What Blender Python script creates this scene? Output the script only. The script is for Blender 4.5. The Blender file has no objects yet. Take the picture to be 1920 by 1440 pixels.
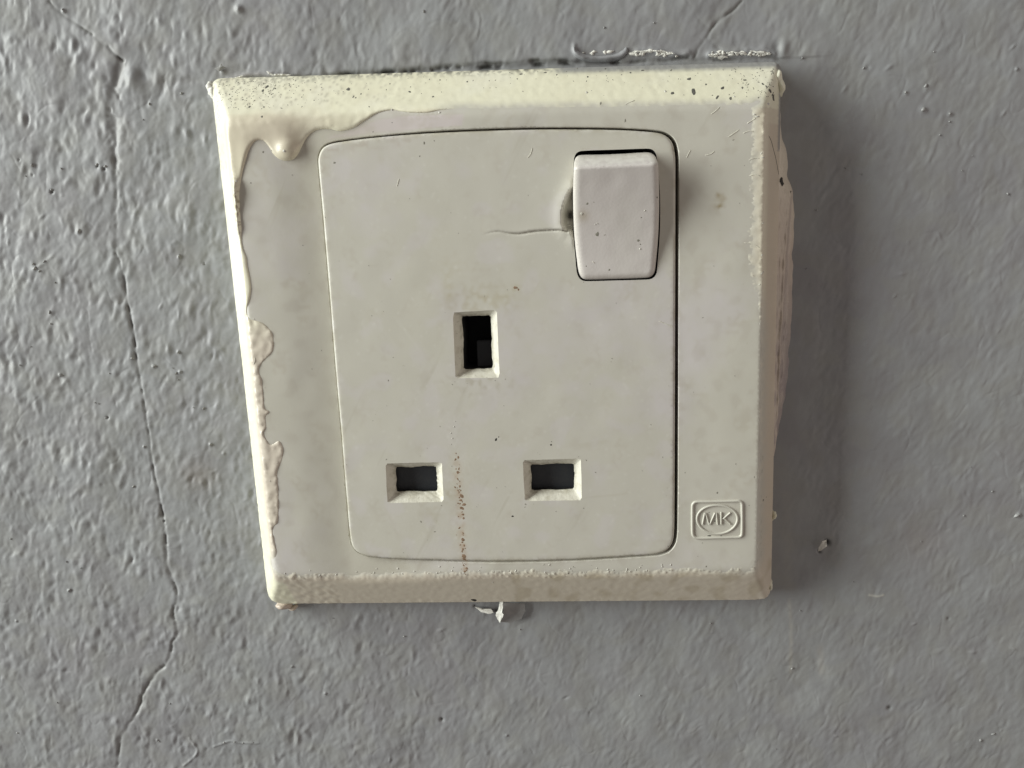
import bpy, bmesh, math, numpy as np
from mathutils import Matrix, Vector
from mathutils.geometry import delaunay_2d_cdt

# ------------------------------------------------------------------ camera, light, exposure
scene = bpy.context.scene
col = scene.collection
MM = 0.001
# place frame in mm: x right along the wall, y up the wall, z out of the wall (wall surface z = 0)
CR = np.array([[0.9990172919315459, -0.028782964199235227, -0.033704471419470125],
               [0.021081526004275736, 0.9774964053178504, -0.2098960381998829],
               [0.0389874298087394, 0.20897922997891727, 0.9771426005217061]])
CT = np.array([-8.281692724227028, 5.513139310175865, -140.2365919953034])
CF, CX, CY = 1600.03, 1044.97, 719.7
CPOS = -CR.T @ CT
M3 = np.array([[1, 0, 0], [0, 0, -1], [0, 1, 0]], float)          # place -> Blender axes

cam_data = bpy.data.cameras.new('camera')
cam = bpy.data.objects.new('camera', cam_data)
col.objects.link(cam)
RB = M3 @ CR.T
mw = Matrix([list(RB[i]) + [float((M3 @ CPOS)[i] * MM)] for i in range(3)] + [[0, 0, 0, 1]])
cam.matrix_world = mw
cam_data.sensor_width = 36
cam_data.lens = CF / 1920 * 36
cam_data.shift_x = (960 - CX) / 1920
cam_data.shift_y = (CY - 720) / 1920
cam_data.clip_start = 0.005
cam_data.clip_end = 50
scene.camera = cam

world = bpy.data.worlds.new('World')
scene.world = world
world.use_nodes = True
bg = world.node_tree.nodes['Background']
bg.inputs[0].default_value = (1.0, 0.915, 0.86, 1)
bg.inputs[1].default_value = 0.17

# tall window to the left of the socket, level with it and reaching well above
lamp_data = bpy.data.lights.new('window_light', 'AREA')
lamp_data.shape = 'RECTANGLE'
lamp_data.size = 0.32
lamp_data.size_y = 1.0
lamp_data.energy = 17.0
lamp_data.color = (0.97, 1.0, 0.955)
lamp = bpy.data.objects.new('window_light', lamp_data)
col.objects.link(lamp)
LP = np.array([-800.0, 370.0, 300.0])
lp = Vector(tuple((M3 @ LP) * MM))
ax_y = Vector((0.0, 0.0, 1.0))
ax_z = Vector((lp.x, lp.y, 0)).normalized()                        # lamp shines along -z
ax_x = ax_y.cross(ax_z)
lamp.matrix_world = Matrix([[ax_x[i], ax_y[i], ax_z[i], lp[i]] for i in range(3)] + [[0, 0, 0, 1]])

# weak warm fill lamp added on the right in place of room bounce
fill_data = bpy.data.lights.new('fill_light', 'AREA')
fill_data.shape = 'RECTANGLE'
fill_data.size = 0.9
fill_data.size_y = 0.9
fill_data.energy = 1.95
fill_data.color = (1.0, 0.86, 0.77)
fill = bpy.data.objects.new('fill_light', fill_data)
col.objects.link(fill)
fp = Vector((0.85, -0.45, -0.05))
fz = fp.normalized(); fx = Vector((0, 0, 1)).cross(fz).normalized(); fy = fz.cross(fx)
fill.matrix_world = Matrix([[fx[i], fy[i], fz[i], fp[i]] for i in range(3)] + [[0, 0, 0, 1]])

scene.view_settings.view_transform = 'Standard'
scene.view_settings.look = 'None'
scene.view_settings.exposure = 0.0
scene.view_settings.gamma = 1.0

# ------------------------------------------------------------------ helpers
rng = np.random.default_rng(7)


def U(px, py, z):
    """point of the place (mm) seen at photo pixel px,py on the plane at height z"""
    px = np.asarray(px, float); py = np.asarray(py, float)
    d = np.stack([(px - CX) / CF, -(py - CY) / CF, -np.ones_like(px)], -1) @ CR
    s = (np.asarray(z, float) - CPOS[2]) / d[..., 2]
    return CPOS + d * s[..., None]


def Us(pts, zf):
    """same, on the surface z = zf(x, y)"""
    pts = np.asarray(pts, float)
    z = np.full(len(pts), 8.0)
    for _ in range(8):
        P = U(pts[:, 0], pts[:, 1], z)
        z = zf(P[:, 0], P[:, 1])
    return P[:, :2]


def smooth_loop(pts, step, closed=True):
    """Catmull-Rom through pts, resampled at about `step`"""
    P = np.asarray(pts, float); n = len(P)
    out = []
    rg = range(n) if closed else range(n - 1)
    for i in rg:
        if closed:
            a, b, c, d = P[(i - 1) % n], P[i], P[(i + 1) % n], P[(i + 2) % n]
        else:
            a, b, c, d = P[max(i - 1, 0)], P[i], P[i + 1], P[min(i + 2, n - 1)]
        k = max(1, int(math.ceil(np.linalg.norm(c - b) / step)))
        for j in range(k):
            t = j / k
            # centripetal-ish: plain cubic with shortened tangents
            m0 = (c - a) * 0.5; m1 = (d - b) * 0.5
            L = np.linalg.norm(c - b)
            for m in (m0, m1):
                q = np.linalg.norm(m)
                if q > L: m *= L / q
            t2, t3 = t * t, t * t * t
            out.append((2 * t3 - 3 * t2 + 1) * b + (t3 - 2 * t2 + t) * m0 + (-2 * t3 + 3 * t2) * c + (t3 - t2) * m1)
    if not closed: out.append(P[-1])
    return np.array(out)


def seg_dist(x, y, poly, closed=True):
    """distance to polyline, signed side (+ left of travel), chunked"""
    A = np.asarray(poly, float)
    B = np.roll(A, -1, 0) if closed else A[1:]
    if not closed: A = A[:-1]
    x = np.asarray(x, float).ravel(); y = np.asarray(y, float).ravel()
    D = B - A; L2 = (D ** 2).sum(1) + 1e-12
    out = np.empty(len(x)); side = np.empty(len(x))
    for s in range(0, len(x), 8000):
        X = x[s:s + 8000, None] - A[:, 0]; Y = y[s:s + 8000, None] - A[:, 1]
        t = np.clip((X * D[:, 0] + Y * D[:, 1]) / L2, 0, 1)
        dx = X - t * D[:, 0]; dy = Y - t * D[:, 1]
        d2 = dx * dx + dy * dy
        k = d2.argmin(1); r = np.arange(len(k))
        out[s:s + 8000] = np.sqrt(d2[r, k])
        side[s:s + 8000] = np.sign(D[k, 0] * dy[r, k] - D[k, 1] * dx[r, k])
    return out, side


def inside(x, y, poly):
    x = np.asarray(x, float).ravel(); y = np.asarray(y, float).ravel()
    A = np.asarray(poly, float); B = np.roll(A, -1, 0)
    r = np.zeros(len(x), bool)
    for (ax, ay), (bx, by) in zip(A, B):
        if ay == by: continue
        c = ((ay > y) != (by > y))
        r ^= c & (x < (bx - ax) * (y - ay) / (by - ay) + ax)
    return r


def area2(P):
    P = np.asarray(P)
    return (P[:, 0] * np.roll(P[:, 1], -1) - P[:, 1] * np.roll(P[:, 0], -1)).sum()


def ccw(P):
    return P if area2(P) > 0 else P[::-1]


def normals(P, closed=True):
    """outward normals of a ccw loop"""
    if closed: T = np.roll(P, -1, 0) - np.roll(P, 1, 0)
    else: T = np.gradient(P, axis=0)
    T /= np.linalg.norm(T, axis=1)[:, None] + 1e-12
    return np.stack([T[:, 1], -T[:, 0]], 1)


_N = 512


def field(seed, lo, hi, ang=None, stretch=1.0, size=100.0):
    """periodic band-limited noise texture: wavelengths lo..hi mm on a size mm tile"""
    r = np.random.default_rng(seed)
    f = np.fft.fftfreq(_N, size / _N)
    kx, ky = np.meshgrid(f, f)
    if ang is not None:                      # features stretched along ang
        c, s = math.cos(ang), math.sin(ang)
        kx, ky = (kx * c + ky * s) * stretch, (-kx * s + ky * c)
    k = np.hypot(kx, ky)
    kc = 1 / math.sqrt(lo * hi); w = math.log(hi / lo) * 0.5 + 0.15
    amp = np.exp(-(np.log((k + 1e-9) / kc) / w) ** 2)
    F = np.fft.fft2(r.standard_normal((_N, _N))) * amp
    g = np.real(np.fft.ifft2(F))
    return (g / g.std(), size)


def samp(fl, x, y):
    g, size = fl
    u = np.mod(np.asarray(x) / size * _N, _N); v = np.mod(np.asarray(y) / size * _N, _N)
    i = np.floor(u).astype(int); j = np.floor(v).astype(int)
    a = u - i; b = v - j
    i %= _N; j %= _N
    i1 = (i + 1) % _N; j1 = (j + 1) % _N
    return (g[j, i] * (1 - a) + g[j, i1] * a) * (1 - b) + (g[j1, i] * (1 - a) + g[j1, i1] * a) * b


def sstep(a, b, x):
    t = np.clip((np.asarray(x, float) - a) / (b - a), 0, 1)
    return t * t * (3 - 2 * t)


def smin(a, b, k):
    h = np.clip(0.5 + 0.5 * (b - a) / k, 0, 1)
    return b * (1 - h) + a * h - k * h * (1 - h)


def mk(name, V, faces, mat, parent=None, colors=None, smooth=True, kind=None, label=None):
    """V in place mm -> mesh object"""
    V = np.asarray(V, float)
    W = np.empty_like(V)
    W[:, 0] = V[:, 0]; W[:, 1] = -V[:, 2]; W[:, 2] = V[:, 1]
    W *= MM
    me = bpy.data.meshes.new(name)
    if isinstance(faces, np.ndarray):
        n, k = faces.shape
        me.vertices.add(len(W)); me.vertices.foreach_set('co', W.astype(np.float32).ravel())
        me.loops.add(n * k); me.loops.foreach_set('vertex_index', faces.astype(np.int32).ravel())
        me.polygons.add(n); me.polygons.foreach_set('loop_start', np.arange(0, n * k, k, dtype=np.int32))
        me.update(calc_edges=True)
    else:
        me.from_pydata(W.tolist(), [], [list(map(int, f)) for f in faces])
        me.update()
    if smooth: me.shade_smooth()
    if colors is None: colors = np.zeros((len(W), 4))
    if True:
        at = me.color_attributes.new('stain', 'FLOAT_COLOR', 'POINT')
        at.data.foreach_set('color', np.asarray(colors, np.float32).ravel())
    me.materials.append(mat)
    o = bpy.data.objects.new(name, me)
    col.objects.link(o)
    if parent: o.parent = parent
    if kind: o['kind'] = kind
    if label: o['label'] = label
    return o


def sheet(name, outline, holes, zf, spacing, mat, parent=None, feats=(), rings=(0.08, 0.2, 0.4),
          skirt=None, hole_skirt=None, colf=None, extra=None, label=None):
    """height-field skin over a polygon with holes; edge rounding is part of zf(x, y)"""
    outline = ccw(np.asarray(outline, float)); holes = [ccw(np.asarray(h, float)) for h in holes]
    loops = [outline] + holes
    lo, hi = outline.min(0), outline.max(0)
    gx = np.arange(lo[0], hi[0], spacing); gy = np.arange(lo[1], hi[1], spacing * 0.866)
    X, Y = np.meshgrid(gx, gy); X[1::2] += spacing / 2
    P = np.stack([X.ravel(), Y.ravel()], 1)
    P += rng.uniform(-.08, .08, P.shape) * spacing
    sets = [P]
    for li, L in enumerate(loops):
        n = normals(L) * (-1 if li == 0 else 1)
        for r in rings: sets.append(L + n * r)
    for poly, offs, cl in feats:
        n = normals(poly, cl)
        for r in offs: sets.append(poly + n * r)
    if extra is not None: sets.append(extra)
    P = np.concatenate(sets)
    tol = min(rings) * 0.6 if rings else spacing * .3
    ok = inside(P[:, 0], P[:, 1], outline)
    for h in holes: ok &= ~inside(P[:, 0], P[:, 1], h)
    P = P[ok]
    d = np.full(len(P), 1e9)
    for L in loops: d = np.minimum(d, seg_dist(P[:, 0], P[:, 1], L)[0])
    P = P[d > tol]
    # thin near-duplicates
    key = np.round(P / (spacing * 0.12)).astype(int)
    _, idx = np.unique(key, axis=0, return_index=True)
    P = P[np.sort(idx)]
    nb = [len(L) for L in loops]; allb = np.concatenate(loops)
    edges = []; base = 0
    for n in nb:
        edges += [(base + i, base + (i + 1) % n) for i in range(n)]; base += n
    verts = [Vector(p) for p in np.concatenate([allb, P]).tolist()]
    vo, eo, fo, ov, oe, of = delaunay_2d_cdt(verts, edges, [], 0, 1e-5)
    V2 = np.array([tuple(v) for v in vo]); F = np.array([f for f in fo if len(f) == 3])
    C = V2[F].mean(1)
    ok = inside(C[:, 0], C[:, 1], outline)
    for h in holes: ok &= ~inside(C[:, 0], C[:, 1], h)
    F = F[ok]
    a, b, c = V2[F[:, 0]], V2[F[:, 1]], V2[F[:, 2]]
    ar = (b[:, 0] - a[:, 0]) * (c[:, 1] - a[:, 1]) - (b[:, 1] - a[:, 1]) * (c[:, 0] - a[:, 0])
    F[ar < 0] = F[ar < 0][:, ::-1]
    Z = zf(V2[:, 0], V2[:, 1])
    V = np.column_stack([V2, Z])
    # skirts
    VV = [V]; FF = [F]; nxt = len(V)
    inv = {}
    for i, l in enumerate(ov):
        for q in l: inv[q] = i
    base = 0
    for li, L in enumerate(loops):
        zb = skirt if li == 0 else hole_skirt
        if zb is not None:
            top = np.array([inv[base + i] for i in range(len(L))])
            bot = V[top].copy(); bot[:, 2] = zb
            bi = np.arange(len(L)) + nxt; nxt += len(L)
            VV.append(bot)
            t2, b2 = np.roll(top, -1), np.roll(bi, -1)
            if li == 0: q = [np.stack([top, bi, b2], 1), np.stack([top, b2, t2], 1)]
            else: q = [np.stack([top, b2, bi], 1), np.stack([top, t2, b2], 1)]
            FF += q
        base += len(L)
    V = np.concatenate(VV); F = np.concatenate(FF)
    cols = colf(V[:, 0], V[:, 1], V[:, 2]) if colf else None
    return mk(name, V, F, mat, parent, cols, label=label)


def tube(name, path, r, zf, mat, parent=None, closed=False, h=None, k=7, taper=False, bury=0.05, label=None, build=True):
    """half-round raised bead following path over surface zf"""
    path = np.asarray(path, float); h = h or r
    n = normals(path, closed)
    V = []; m = len(path)
    rr = np.full(m, r)
    if taper:
        t = np.linspace(0, 1, m); rr = r * np.clip(np.minimum(t, 1 - t) * 8 + .12, 0, 1) ** .5
    for j in range(k):
        a = math.pi * j / (k - 1)
        p = path + n * (math.cos(a) * rr)[:, None]
        z = zf(p[:, 0], p[:, 1]) + math.sin(a) * h * (rr / r) - bury
        V.append(np.column_stack([p, z]))
    V = np.stack(V, 1).reshape(-1, 3)
    F = []
    for i in range(m if closed else m - 1):
        i2 = (i + 1) % m
        for j in range(k - 1):
            F.append((i * k + j, i2 * k + j, i2 * k + j + 1, i * k + j + 1))
    if not closed:
        F.append(tuple(range(k))); F.append(tuple((m - 1) * k + j for j in range(k))[::-1])
    if not build: return V, F
    return mk(name, V, F, mat, parent, label=label)


# ------------------------------------------------------------------ materials
def nodes_mat(name):
    m = bpy.data.materials.new(name); m.use_nodes = True
    nt = m.node_tree
    return m, nt, nt.nodes['Principled BSDF']


def material(name, base, rough=0.45, mottle=(), streaks=(), stain=True, bump=(), spec=0.5, rough_var=0.0, sss=0.0):
    """mottle: list of (colour, noise scale per m, lo, hi, amount); bump: list of (scale, distance m, stretch xyz, detail)"""
    m, nt, b = nodes_mat(name)
    N = nt.nodes.new; L = nt.links.new
    tc = N('ShaderNodeTexCoord')
    rgb = N('ShaderNodeRGB'); rgb.outputs[0].default_value = (*base, 1)
    cur = rgb.outputs[0]
    for i, (c, sc, lo, hi, amt) in enumerate(mottle):
        mp = N('ShaderNodeMapping'); mp.inputs['Location'].default_value = (i * .37, i * .11, i * .23)
        L(tc.outputs['Object'], mp.inputs[0])
        nz = N('ShaderNodeTexNoise'); nz.inputs['Scale'].default_value = sc; nz.inputs['Detail'].default_value = 6
        nz.inputs['Roughness'].default_value = 0.6
        L(mp.outputs[0], nz.inputs['Vector'])
        mr = N('ShaderNodeMapRange'); mr.inputs[1].default_value = lo; mr.inputs[2].default_value = hi
        mr.inputs[4].default_value = amt
        L(nz.outputs[0], mr.inputs[0])
        mx = N('ShaderNodeMix'); mx.data_type = 'RGBA'
        L(mr.outputs[0], mx.inputs[0]); L(cur, mx.inputs[6]); mx.inputs[7].default_value = (*c, 1)
        cur = mx.outputs[2]
    for i, (c, sc, st, rot, lo, hi, amt) in enumerate(streaks):
        mp = N('ShaderNodeMapping'); mp.inputs['Rotation'].default_value = (0, rot, 0)
        L(tc.outputs['Object'], mp.inputs[0])
        m2 = N('ShaderNodeMapping'); m2.inputs['Scale'].default_value = st; m2.inputs['Location'].default_value = (i * .7, 0, .3)
        L(mp.outputs[0], m2.inputs[0])
        nz = N('ShaderNodeTexNoise'); nz.inputs['Scale'].default_value = sc; nz.inputs['Detail'].default_value = 2
        L(m2.outputs[0], nz.inputs['Vector'])
        mr = N('ShaderNodeMapRange'); mr.inputs[1].default_value = lo; mr.inputs[2].default_value = hi; mr.inputs[4].default_value = amt
        L(nz.outputs[0], mr.inputs[0])
        mx = N('ShaderNodeMix'); mx.data_type = 'RGBA'
        L(mr.outputs[0], mx.inputs[0]); L(cur, mx.inputs[6]); mx.inputs[7].default_value = (*c, 1)
        cur = mx.outputs[2]
    if stain:
        at = N('ShaderNodeAttribute'); at.attribute_name = 'stain'
        mx = N('ShaderNodeMix'); mx.data_type = 'RGBA'
        L(at.outputs['Alpha'], mx.inputs[0]); L(cur, mx.inputs[6]); L(at.outputs['Color'], mx.inputs[7])
        cur = mx.outputs[2]
    L(cur, b.inputs['Base Color'])
    b.inputs['Roughness'].default_value = rough
    b.inputs['Specular IOR Level'].default_value = spec
    if sss:
        b.inputs['Subsurface Weight'].default_value = sss
        b.inputs['Subsurface Radius'].default_value = (.0012, .001, .0007)
        b.inputs['Subsurface Scale'].default_value = 1.0
    if rough_var:
        nz = N('ShaderNodeTexNoise'); nz.inputs['Scale'].default_value = 120; nz.inputs['Detail'].default_value = 5
        L(tc.outputs['Object'], nz.inputs['Vector'])
        mr = N('ShaderNodeMapRange'); mr.inputs[3].default_value = rough - rough_var; mr.inputs[4].default_value = rough + rough_var
        L(nz.outputs[0], mr.inputs[0]); L(mr.outputs[0], b.inputs['Roughness'])
    prev = None
    for (sc, dist, st, det) in bump:
        mp = N('ShaderNodeMapping'); mp.inputs['Scale'].default_value = st
        L(tc.outputs['Object'], mp.inputs[0])
        nz = N('ShaderNodeTexNoise'); nz.inputs['Scale'].default_value = sc; nz.inputs['Detail'].default_value = det
        L(mp.outputs[0], nz.inputs['Vector'])
        bp = N('ShaderNodeBump'); bp.inputs['Distance'].default_value = dist
        L(nz.outputs[0], bp.inputs['Height'])
        if prev: L(prev, bp.inputs['Normal'])
        prev = bp.outputs[0]
    if prev: L(prev, b.inputs['Normal'])
    return m


PL = (0.572, 0.556, 0.488)
m_plastic = material('aged_white_plastic', PL, 0.40,
                     streaks=[((0.66, 0.65, 0.58), 500, (1, 1, .08), .6, .70, .76, .12), ((0.42, 0.39, 0.31), 420, (1, 1, .10), -.5, .70, .76, .3),
                              ((0.47, 0.44, 0.35), 330, (.12, 1, 1), .1, .70, .76, .4)],
                     mottle=[((0.605, 0.575, 0.57), 48, .5, .68, .8), ((0.54, 0.525, 0.44), 38, .5, .75, .5),
                             ((0.40, 0.37, 0.29), 1100, .69, .76, .4)],
                     bump=[(2200, .000006, (1, 1, 1), 3), (140, .00003, (1, 1, 1), 2)], rough_var=.08)
m_rocker = material('rocker_plastic', (0.645, 0.61, 0.582), 0.36,
                    mottle=[((0.60, 0.575, 0.53), 90, .45, .7, .6)],
                    bump=[(2500, .000015, (1, 1, 1), 3)], rough_var=.07)
m_cream = material('yellowed_cream_paint', (0.83, 0.81, 0.63), 0.34,
                   mottle=[((0.70, 0.66, 0.49), 160, .5, .75, .5), ((0.86, 0.85, 0.74), 70, .5, .7, .6)],
                   bump=[(900, .000015, (1, 1, 1), 4), (260, .00002, (1, 1, 1), 3)], rough_var=.1)
m_slot = material('worn_slot_plastic', (0.66, 0.64, 0.55), 0.55,
                  mottle=[((0.45, 0.42, 0.32), 700, .50, .68, .6), ((0.30, 0.28, 0.22), 1400, .62, .7, .5)], bump=[(1500, .00008, (1, 1, 1), 4)])
m_wall = material('grey_wall_paint', (0.297, 0.305, 0.311), 0.5,
                  mottle=[((0.262, 0.258, 0.272), 26, .45, .65, .7), ((0.315, 0.325, 0.318), 75, .48, .68, .5), ((0.245, 0.25, 0.262), 190, .5, .68, .4),
                          ((0.21, 0.21, 0.205), 420, .62, .78, .3)],
                  bump=[(1300, .000012, (1, 1, 1), 3), (480, .00003, (1, 1, .6), 3)], rough_var=.1)
m_dark = material('dark_cavity', (0.012, 0.012, 0.012), 0.8, stain=False)  # near-black colour stands in for the shade inside the openings
m_shutter = material('slate_shutter_plastic', (0.03, 0.033, 0.038), 0.5, stain=False,
                     mottle=[((0.045, 0.045, 0.045), 900, .5, .7, .4)], bump=[(1200, .00004, (1, 1, 1), 3)])
m_dirt = material('dark_dirt', (0.085, 0.083, 0.072), 0.8, stain=False, mottle=[((0.16, 0.155, 0.13), 2500, .4, .6, .8)])
m_dirt2 = material('grime', (0.20, 0.19, 0.155), 0.8, stain=False, mottle=[((0.32, 0.31, 0.26), 2500, .4, .6, .8)])
m_black = material('black_speck', (0.03, 0.027, 0.022), 0.7, stain=False)
m_rust = material('rust_brown', (0.20, 0.125, 0.075), 0.8, stain=False, mottle=[((0.32, 0.22, 0.15), 2500, .4, .6, .9)])
m_chalk = material('bare_plaster_white', (0.78, 0.77, 0.71), 0.7, stain=False, bump=[(1800, .0001, (1, 1, 1), 3)],
                   mottle=[((0.5, 0.49, 0.45), 600, .5, .7, .7)])
m_ridge = material('beige_paint_skin', (0.58, 0.50, 0.42), 0.4,
                   mottle=[((0.48, 0.41, 0.36), 300, .45, .6, .5), ((0.60, 0.55, 0.46), 180, .5, .7, .7)],
                   bump=[(500, .00025, (1, 1, .35), 4)])
m_greyflake = material('grey_paint_flake', (0.30, 0.30, 0.295), 0.45, stain=False, bump=[(900, .0001, (1, 1, 1), 3)])


# ------------------------------------------------------------------ the shape of the faceplate (mm)
ZB, ZF = 3.0, 8.56
Oc = U([397, 1463, 1445, 504], [149, 117, 1123, 1131], ZB)[:, :2]          # outer corners tl tr br bl
Ic = U([421, 1440, 1420, 515], [224, 193, 1074, 1083], ZF)[:, :2]          # rim corners


def plane3(a, b, c, d):
    A = np.array([[*a, 1], [*b, 1], [*c, 1], [*d, 1]])
    return np.linalg.lstsq(A, np.array([ZB, ZB, ZF, ZF]), rcond=None)[0]


BEV = [plane3(Oc[i], Oc[(i + 1) % 4], Ic[i], Ic[(i + 1) % 4]) for i in range(4)]   # top right bottom left


def round_poly(P, rs, step=.5):
    out = []; n = len(P)
    for i in range(n):
        a, b, c = P[i - 1], P[i], P[(i + 1) % n]; r = rs[i]
        u = (a - b) / np.linalg.norm(a - b); v = (c - b) / np.linalg.norm(c - b)
        s, e = b + u * r, b + v * r
        for k in range(7):
            t = k / 6; out.append((1 - t) ** 2 * s + 2 * t * (1 - t) * b + t * t * e)
    out = np.array(out); res = []
    for i in range(len(out)):
        a, b = out[i], out[(i + 1) % len(out)]
        k = max(1, int(np.linalg.norm(b - a) / step))
        for j in range(k): res.append(a + (b - a) * j / k)
    return np.array(res)


OUT = ccw(round_poly(Oc, [1.6, 1.4, 2.6, 3.4]))

# insert outline traced on its own plane
ZI = 8.62
ins_px = [(595, 302), (598, 286), (606, 275), (624, 268), (680, 260), (760, 252.5), (850, 247), (960, 243), (1060, 242), (1150, 243),
          (1210, 246), (1240, 250), (1255, 259), (1263, 272), (1267, 300), (1267, 450), (1266.5, 600), (1266, 800), (1265, 990),
          (1262, 1017), (1252, 1032), (1232, 1040), (1180, 1044), (1080, 1050), (960, 1053), (850, 1052), (740, 1049), (692, 1045),
          (670, 1037), (659, 1024), (654.5, 1000), (646, 900), (638, 800), (629, 700), (621, 600), (612.5, 500), (604, 400)]
INS = ccw(smooth_loop(U([p[0] for p in ins_px], [p[1] for p in ins_px], ZI)[:, :2], .45))
nI = normals(INS)
gap = .19 + .30 * np.clip(nI[:, 0], 0, 1) + .10 * np.clip(nI[:, 1], 0, 1) + .10 * np.clip(-nI[:, 1], 0, 1)
OPEN = INS + nI * gap[:, None]
insL, insR = INS[:, 0].min(), INS[:, 0].max()

n_mid = field(11, 6, 16); n_fine = field(12, 1.2, 3.0, size=60); n_vfine = field(13, .5, 1.2, size=30)
n_strokeh = field(14, .35, .8, ang=0.0, stretch=4.0, size=30)      # streaks along x
n_strokev = field(15, .35, .8, ang=math.pi / 2, stretch=4.0, size=30)


def bevel(x, y):
    z = None
    for (a, b, c), k in zip(BEV, (.9, .8, .9, .9)):
        p = a * x + b * y + c
        z = p if z is None else smin(z, p, 1.7)
    return z


def z_frame(x, y):
    x = np.asarray(x, float); y = np.asarray(y, float)
    # dished inwards: falls from the left rim towards the insert, less on the right
    left_w = (.30 * sstep(-38.5, -30, x) + .70 * sstep(-34.5, -26.0, x) ** 1.3) * sstep(insL + 24, insL + 4, x) * .85
    right_w = sstep(38.5, 27, x) * sstep(insL + 20, insL + 40, x) * .22
    top_w = sstep(36, 33, y) * .05
    zc = ZF + .10 - left_w - right_w - top_w + .015 * samp(n_mid, x, y)
    return smin(zc, bevel(x, y), .85)


def z_frame_edge(x, y):
    return z_frame(x, y)


frame_rust = None


def stain_frame(x, y, z):
    n = len(x); c = np.zeros((n, 4)); c[:, :3] = PL
    # yellow-brown smear right of the switch, dust along the bottom edge of the dish, pink undercoat patch top left
    def add(rgb, a):
        a = np.clip(a, 0, 1)[:, None]
        al = c[:, 3:4]
        na = a + al * (1 - a)
        c[:, :3] = np.where(na > 1e-6, (np.array(rgb) * a + c[:, :3] * al * (1 - a)) / np.maximum(na, 1e-6), c[:, :3])
        c[:, 3:4] = na
    p = U(1348, 378, ZF); d = np.hypot((x - p[0]) / 1.1, (y - p[1]) / 1.6)
    add((.34, .28, .17), .95 * np.exp(-(d - .55) ** 2 / .10) * (.55 + .45 * samp(n_fine, x * 2, y * 2)))
    q = Us(np.array([(575, 262), (640, 250), (700, 224), (760, 214), (830, 213), (872, 212), (868, 238), (800, 243), (700, 252), (620, 262)], float), z_frame)
    dd, _ = seg_dist(x, y, q); ins = inside(x, y, q)
    add((.60, .545, .535), np.where(ins, .85, 0) * sstep(0, .35, dd))
    # grime near rims
    add((.47, .44, .34), .55 * sstep(8.3, 7.2, z) * (z > 2))
    add((.42, .38, .32), .22 * np.clip(samp(n_mid, x * 2.2, y * 2.2) - .6, 0, 1))
    g, _ = seg_dist(x, y, INS)
    add((.33, .30, .24), .5 * np.exp(-(g / .45) ** 2) * np.clip(samp(n_fine, x, y) + .7, 0, 1))  # grime along the insert seam, with occlusion shade painted in
    add((.52, .49, .41), .18 * np.clip(samp(n_fine, x * .8, y * .8) - .9, 0, 1))
    add((.45, .41, .33), .30 * np.clip(samp(n_mid, x * 1.3 + 12, y * .9) - .7, 0, 1) * np.clip(.4 + samp(n_vfine, x, y), 0, 1))
    rx = U(872, 1070, ZF)[0]
    add((.42, .30, .20), .8 * np.exp(-((x - rx) / .35) ** 2) * (y < -30) * (z > 8) * np.clip(.6 + .5 * samp(n_vfine, x, y), 0, 1))
    return c


# ------------------------------------------------------------------ the socket
root = bpy.data.objects.new('wall_socket', None)
col.objects.link(root)
root['label'] = 'square off-white switched three-pin wall socket, cracked, with cream paint dripping at its top left'
root['category'] = 'wall socket'

fine_near_rim = []
frame = sheet('faceplate', OUT, [OPEN], z_frame, .62, m_plastic, root, rings=(.12, .3, .6),
              feats=[(ccw(round_poly(Ic, [2.0, 1.6, 2.2, 2.4], .4)), (-.7, -.35, 0, .35, .7), True)],
              skirt=-1.0, hole_skirt=2.0, colf=stain_frame)

# back box slab behind the openings, coloured black to keep them dark
lo = [-36, -38]; hi = [36, 38]
mk('mounting_box', [(lo[0], lo[1], .9), (hi[0], lo[1], .9), (hi[0], hi[1], .9), (lo[0], hi[1], .9),
                    (lo[0], lo[1], .3), (hi[0], lo[1], .3), (hi[0], hi[1], .3), (lo[0], hi[1], .3)],
   [(0, 1, 2, 3), (7, 6, 5, 4), (0, 4, 5, 1), (1, 5, 6, 2), (2, 6, 7, 3), (3, 7, 4, 0)], m_dark, root, smooth=False)

# --- rocker opening and slots cut in the insert
rk_open_px = [(1076, 300), (1080, 288), (1090, 283), (1153, 280.5), (1214, 278.5), (1224, 281), (1230.5, 290), (1234.6, 322), (1237.7, 368),
              (1238, 406), (1236.7, 447), (1233.5, 489), (1231, 512), (1225.5, 520.5), (1216, 524), (1150, 526), (1097, 527), (1086.7, 522),
              (1081.5, 510), (1078.5, 479), (1074.5, 430), (1073.8, 364)]
ROPEN = ccw(smooth_loop(U(*np.array(rk_open_px).T, ZI)[:, :2], .4))
rk_px = [(1077, 306), (1080.5, 295), (1089, 290.5), (1150, 289), (1213, 285.5), (1222, 288), (1228, 296), (1231.5, 325), (1234, 370),
         (1234.5, 406), (1233.5, 447), (1230.5, 489), (1228, 510), (1222, 518.5), (1213, 521.5), (1150, 524), (1098, 525), (1089, 520.5),
         (1084, 509), (1080.5, 479), (1076.3, 430), (1075, 364)]
RBASE = ccw(smooth_loop(U(*np.array(rk_px).T, ZI)[:, :2], .35))


def quad_loop(px, z, jag=0.0, seed=0, n=16):
    c = U(*np.array(px, float).T, z)[:, :2]
    r = np.random.default_rng(seed)
    out = []
    for i in range(4):
        a, b = c[i], c[(i + 1) % 4]
        e = (b - a) / np.linalg.norm(b - a); nn = np.array([-e[1], e[0]])
        w = np.convolve(r.standard_normal(n + 4), np.ones(5) / 5, 'valid')
        for j in range(n):
            t = (j + .5 * (j == 0)) / n
            s = math.sin(math.pi * j / n) ** .5
            out.append(a + (b - a) * t + nn * w[j] * jag * s)
    return np.array(out)


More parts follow.
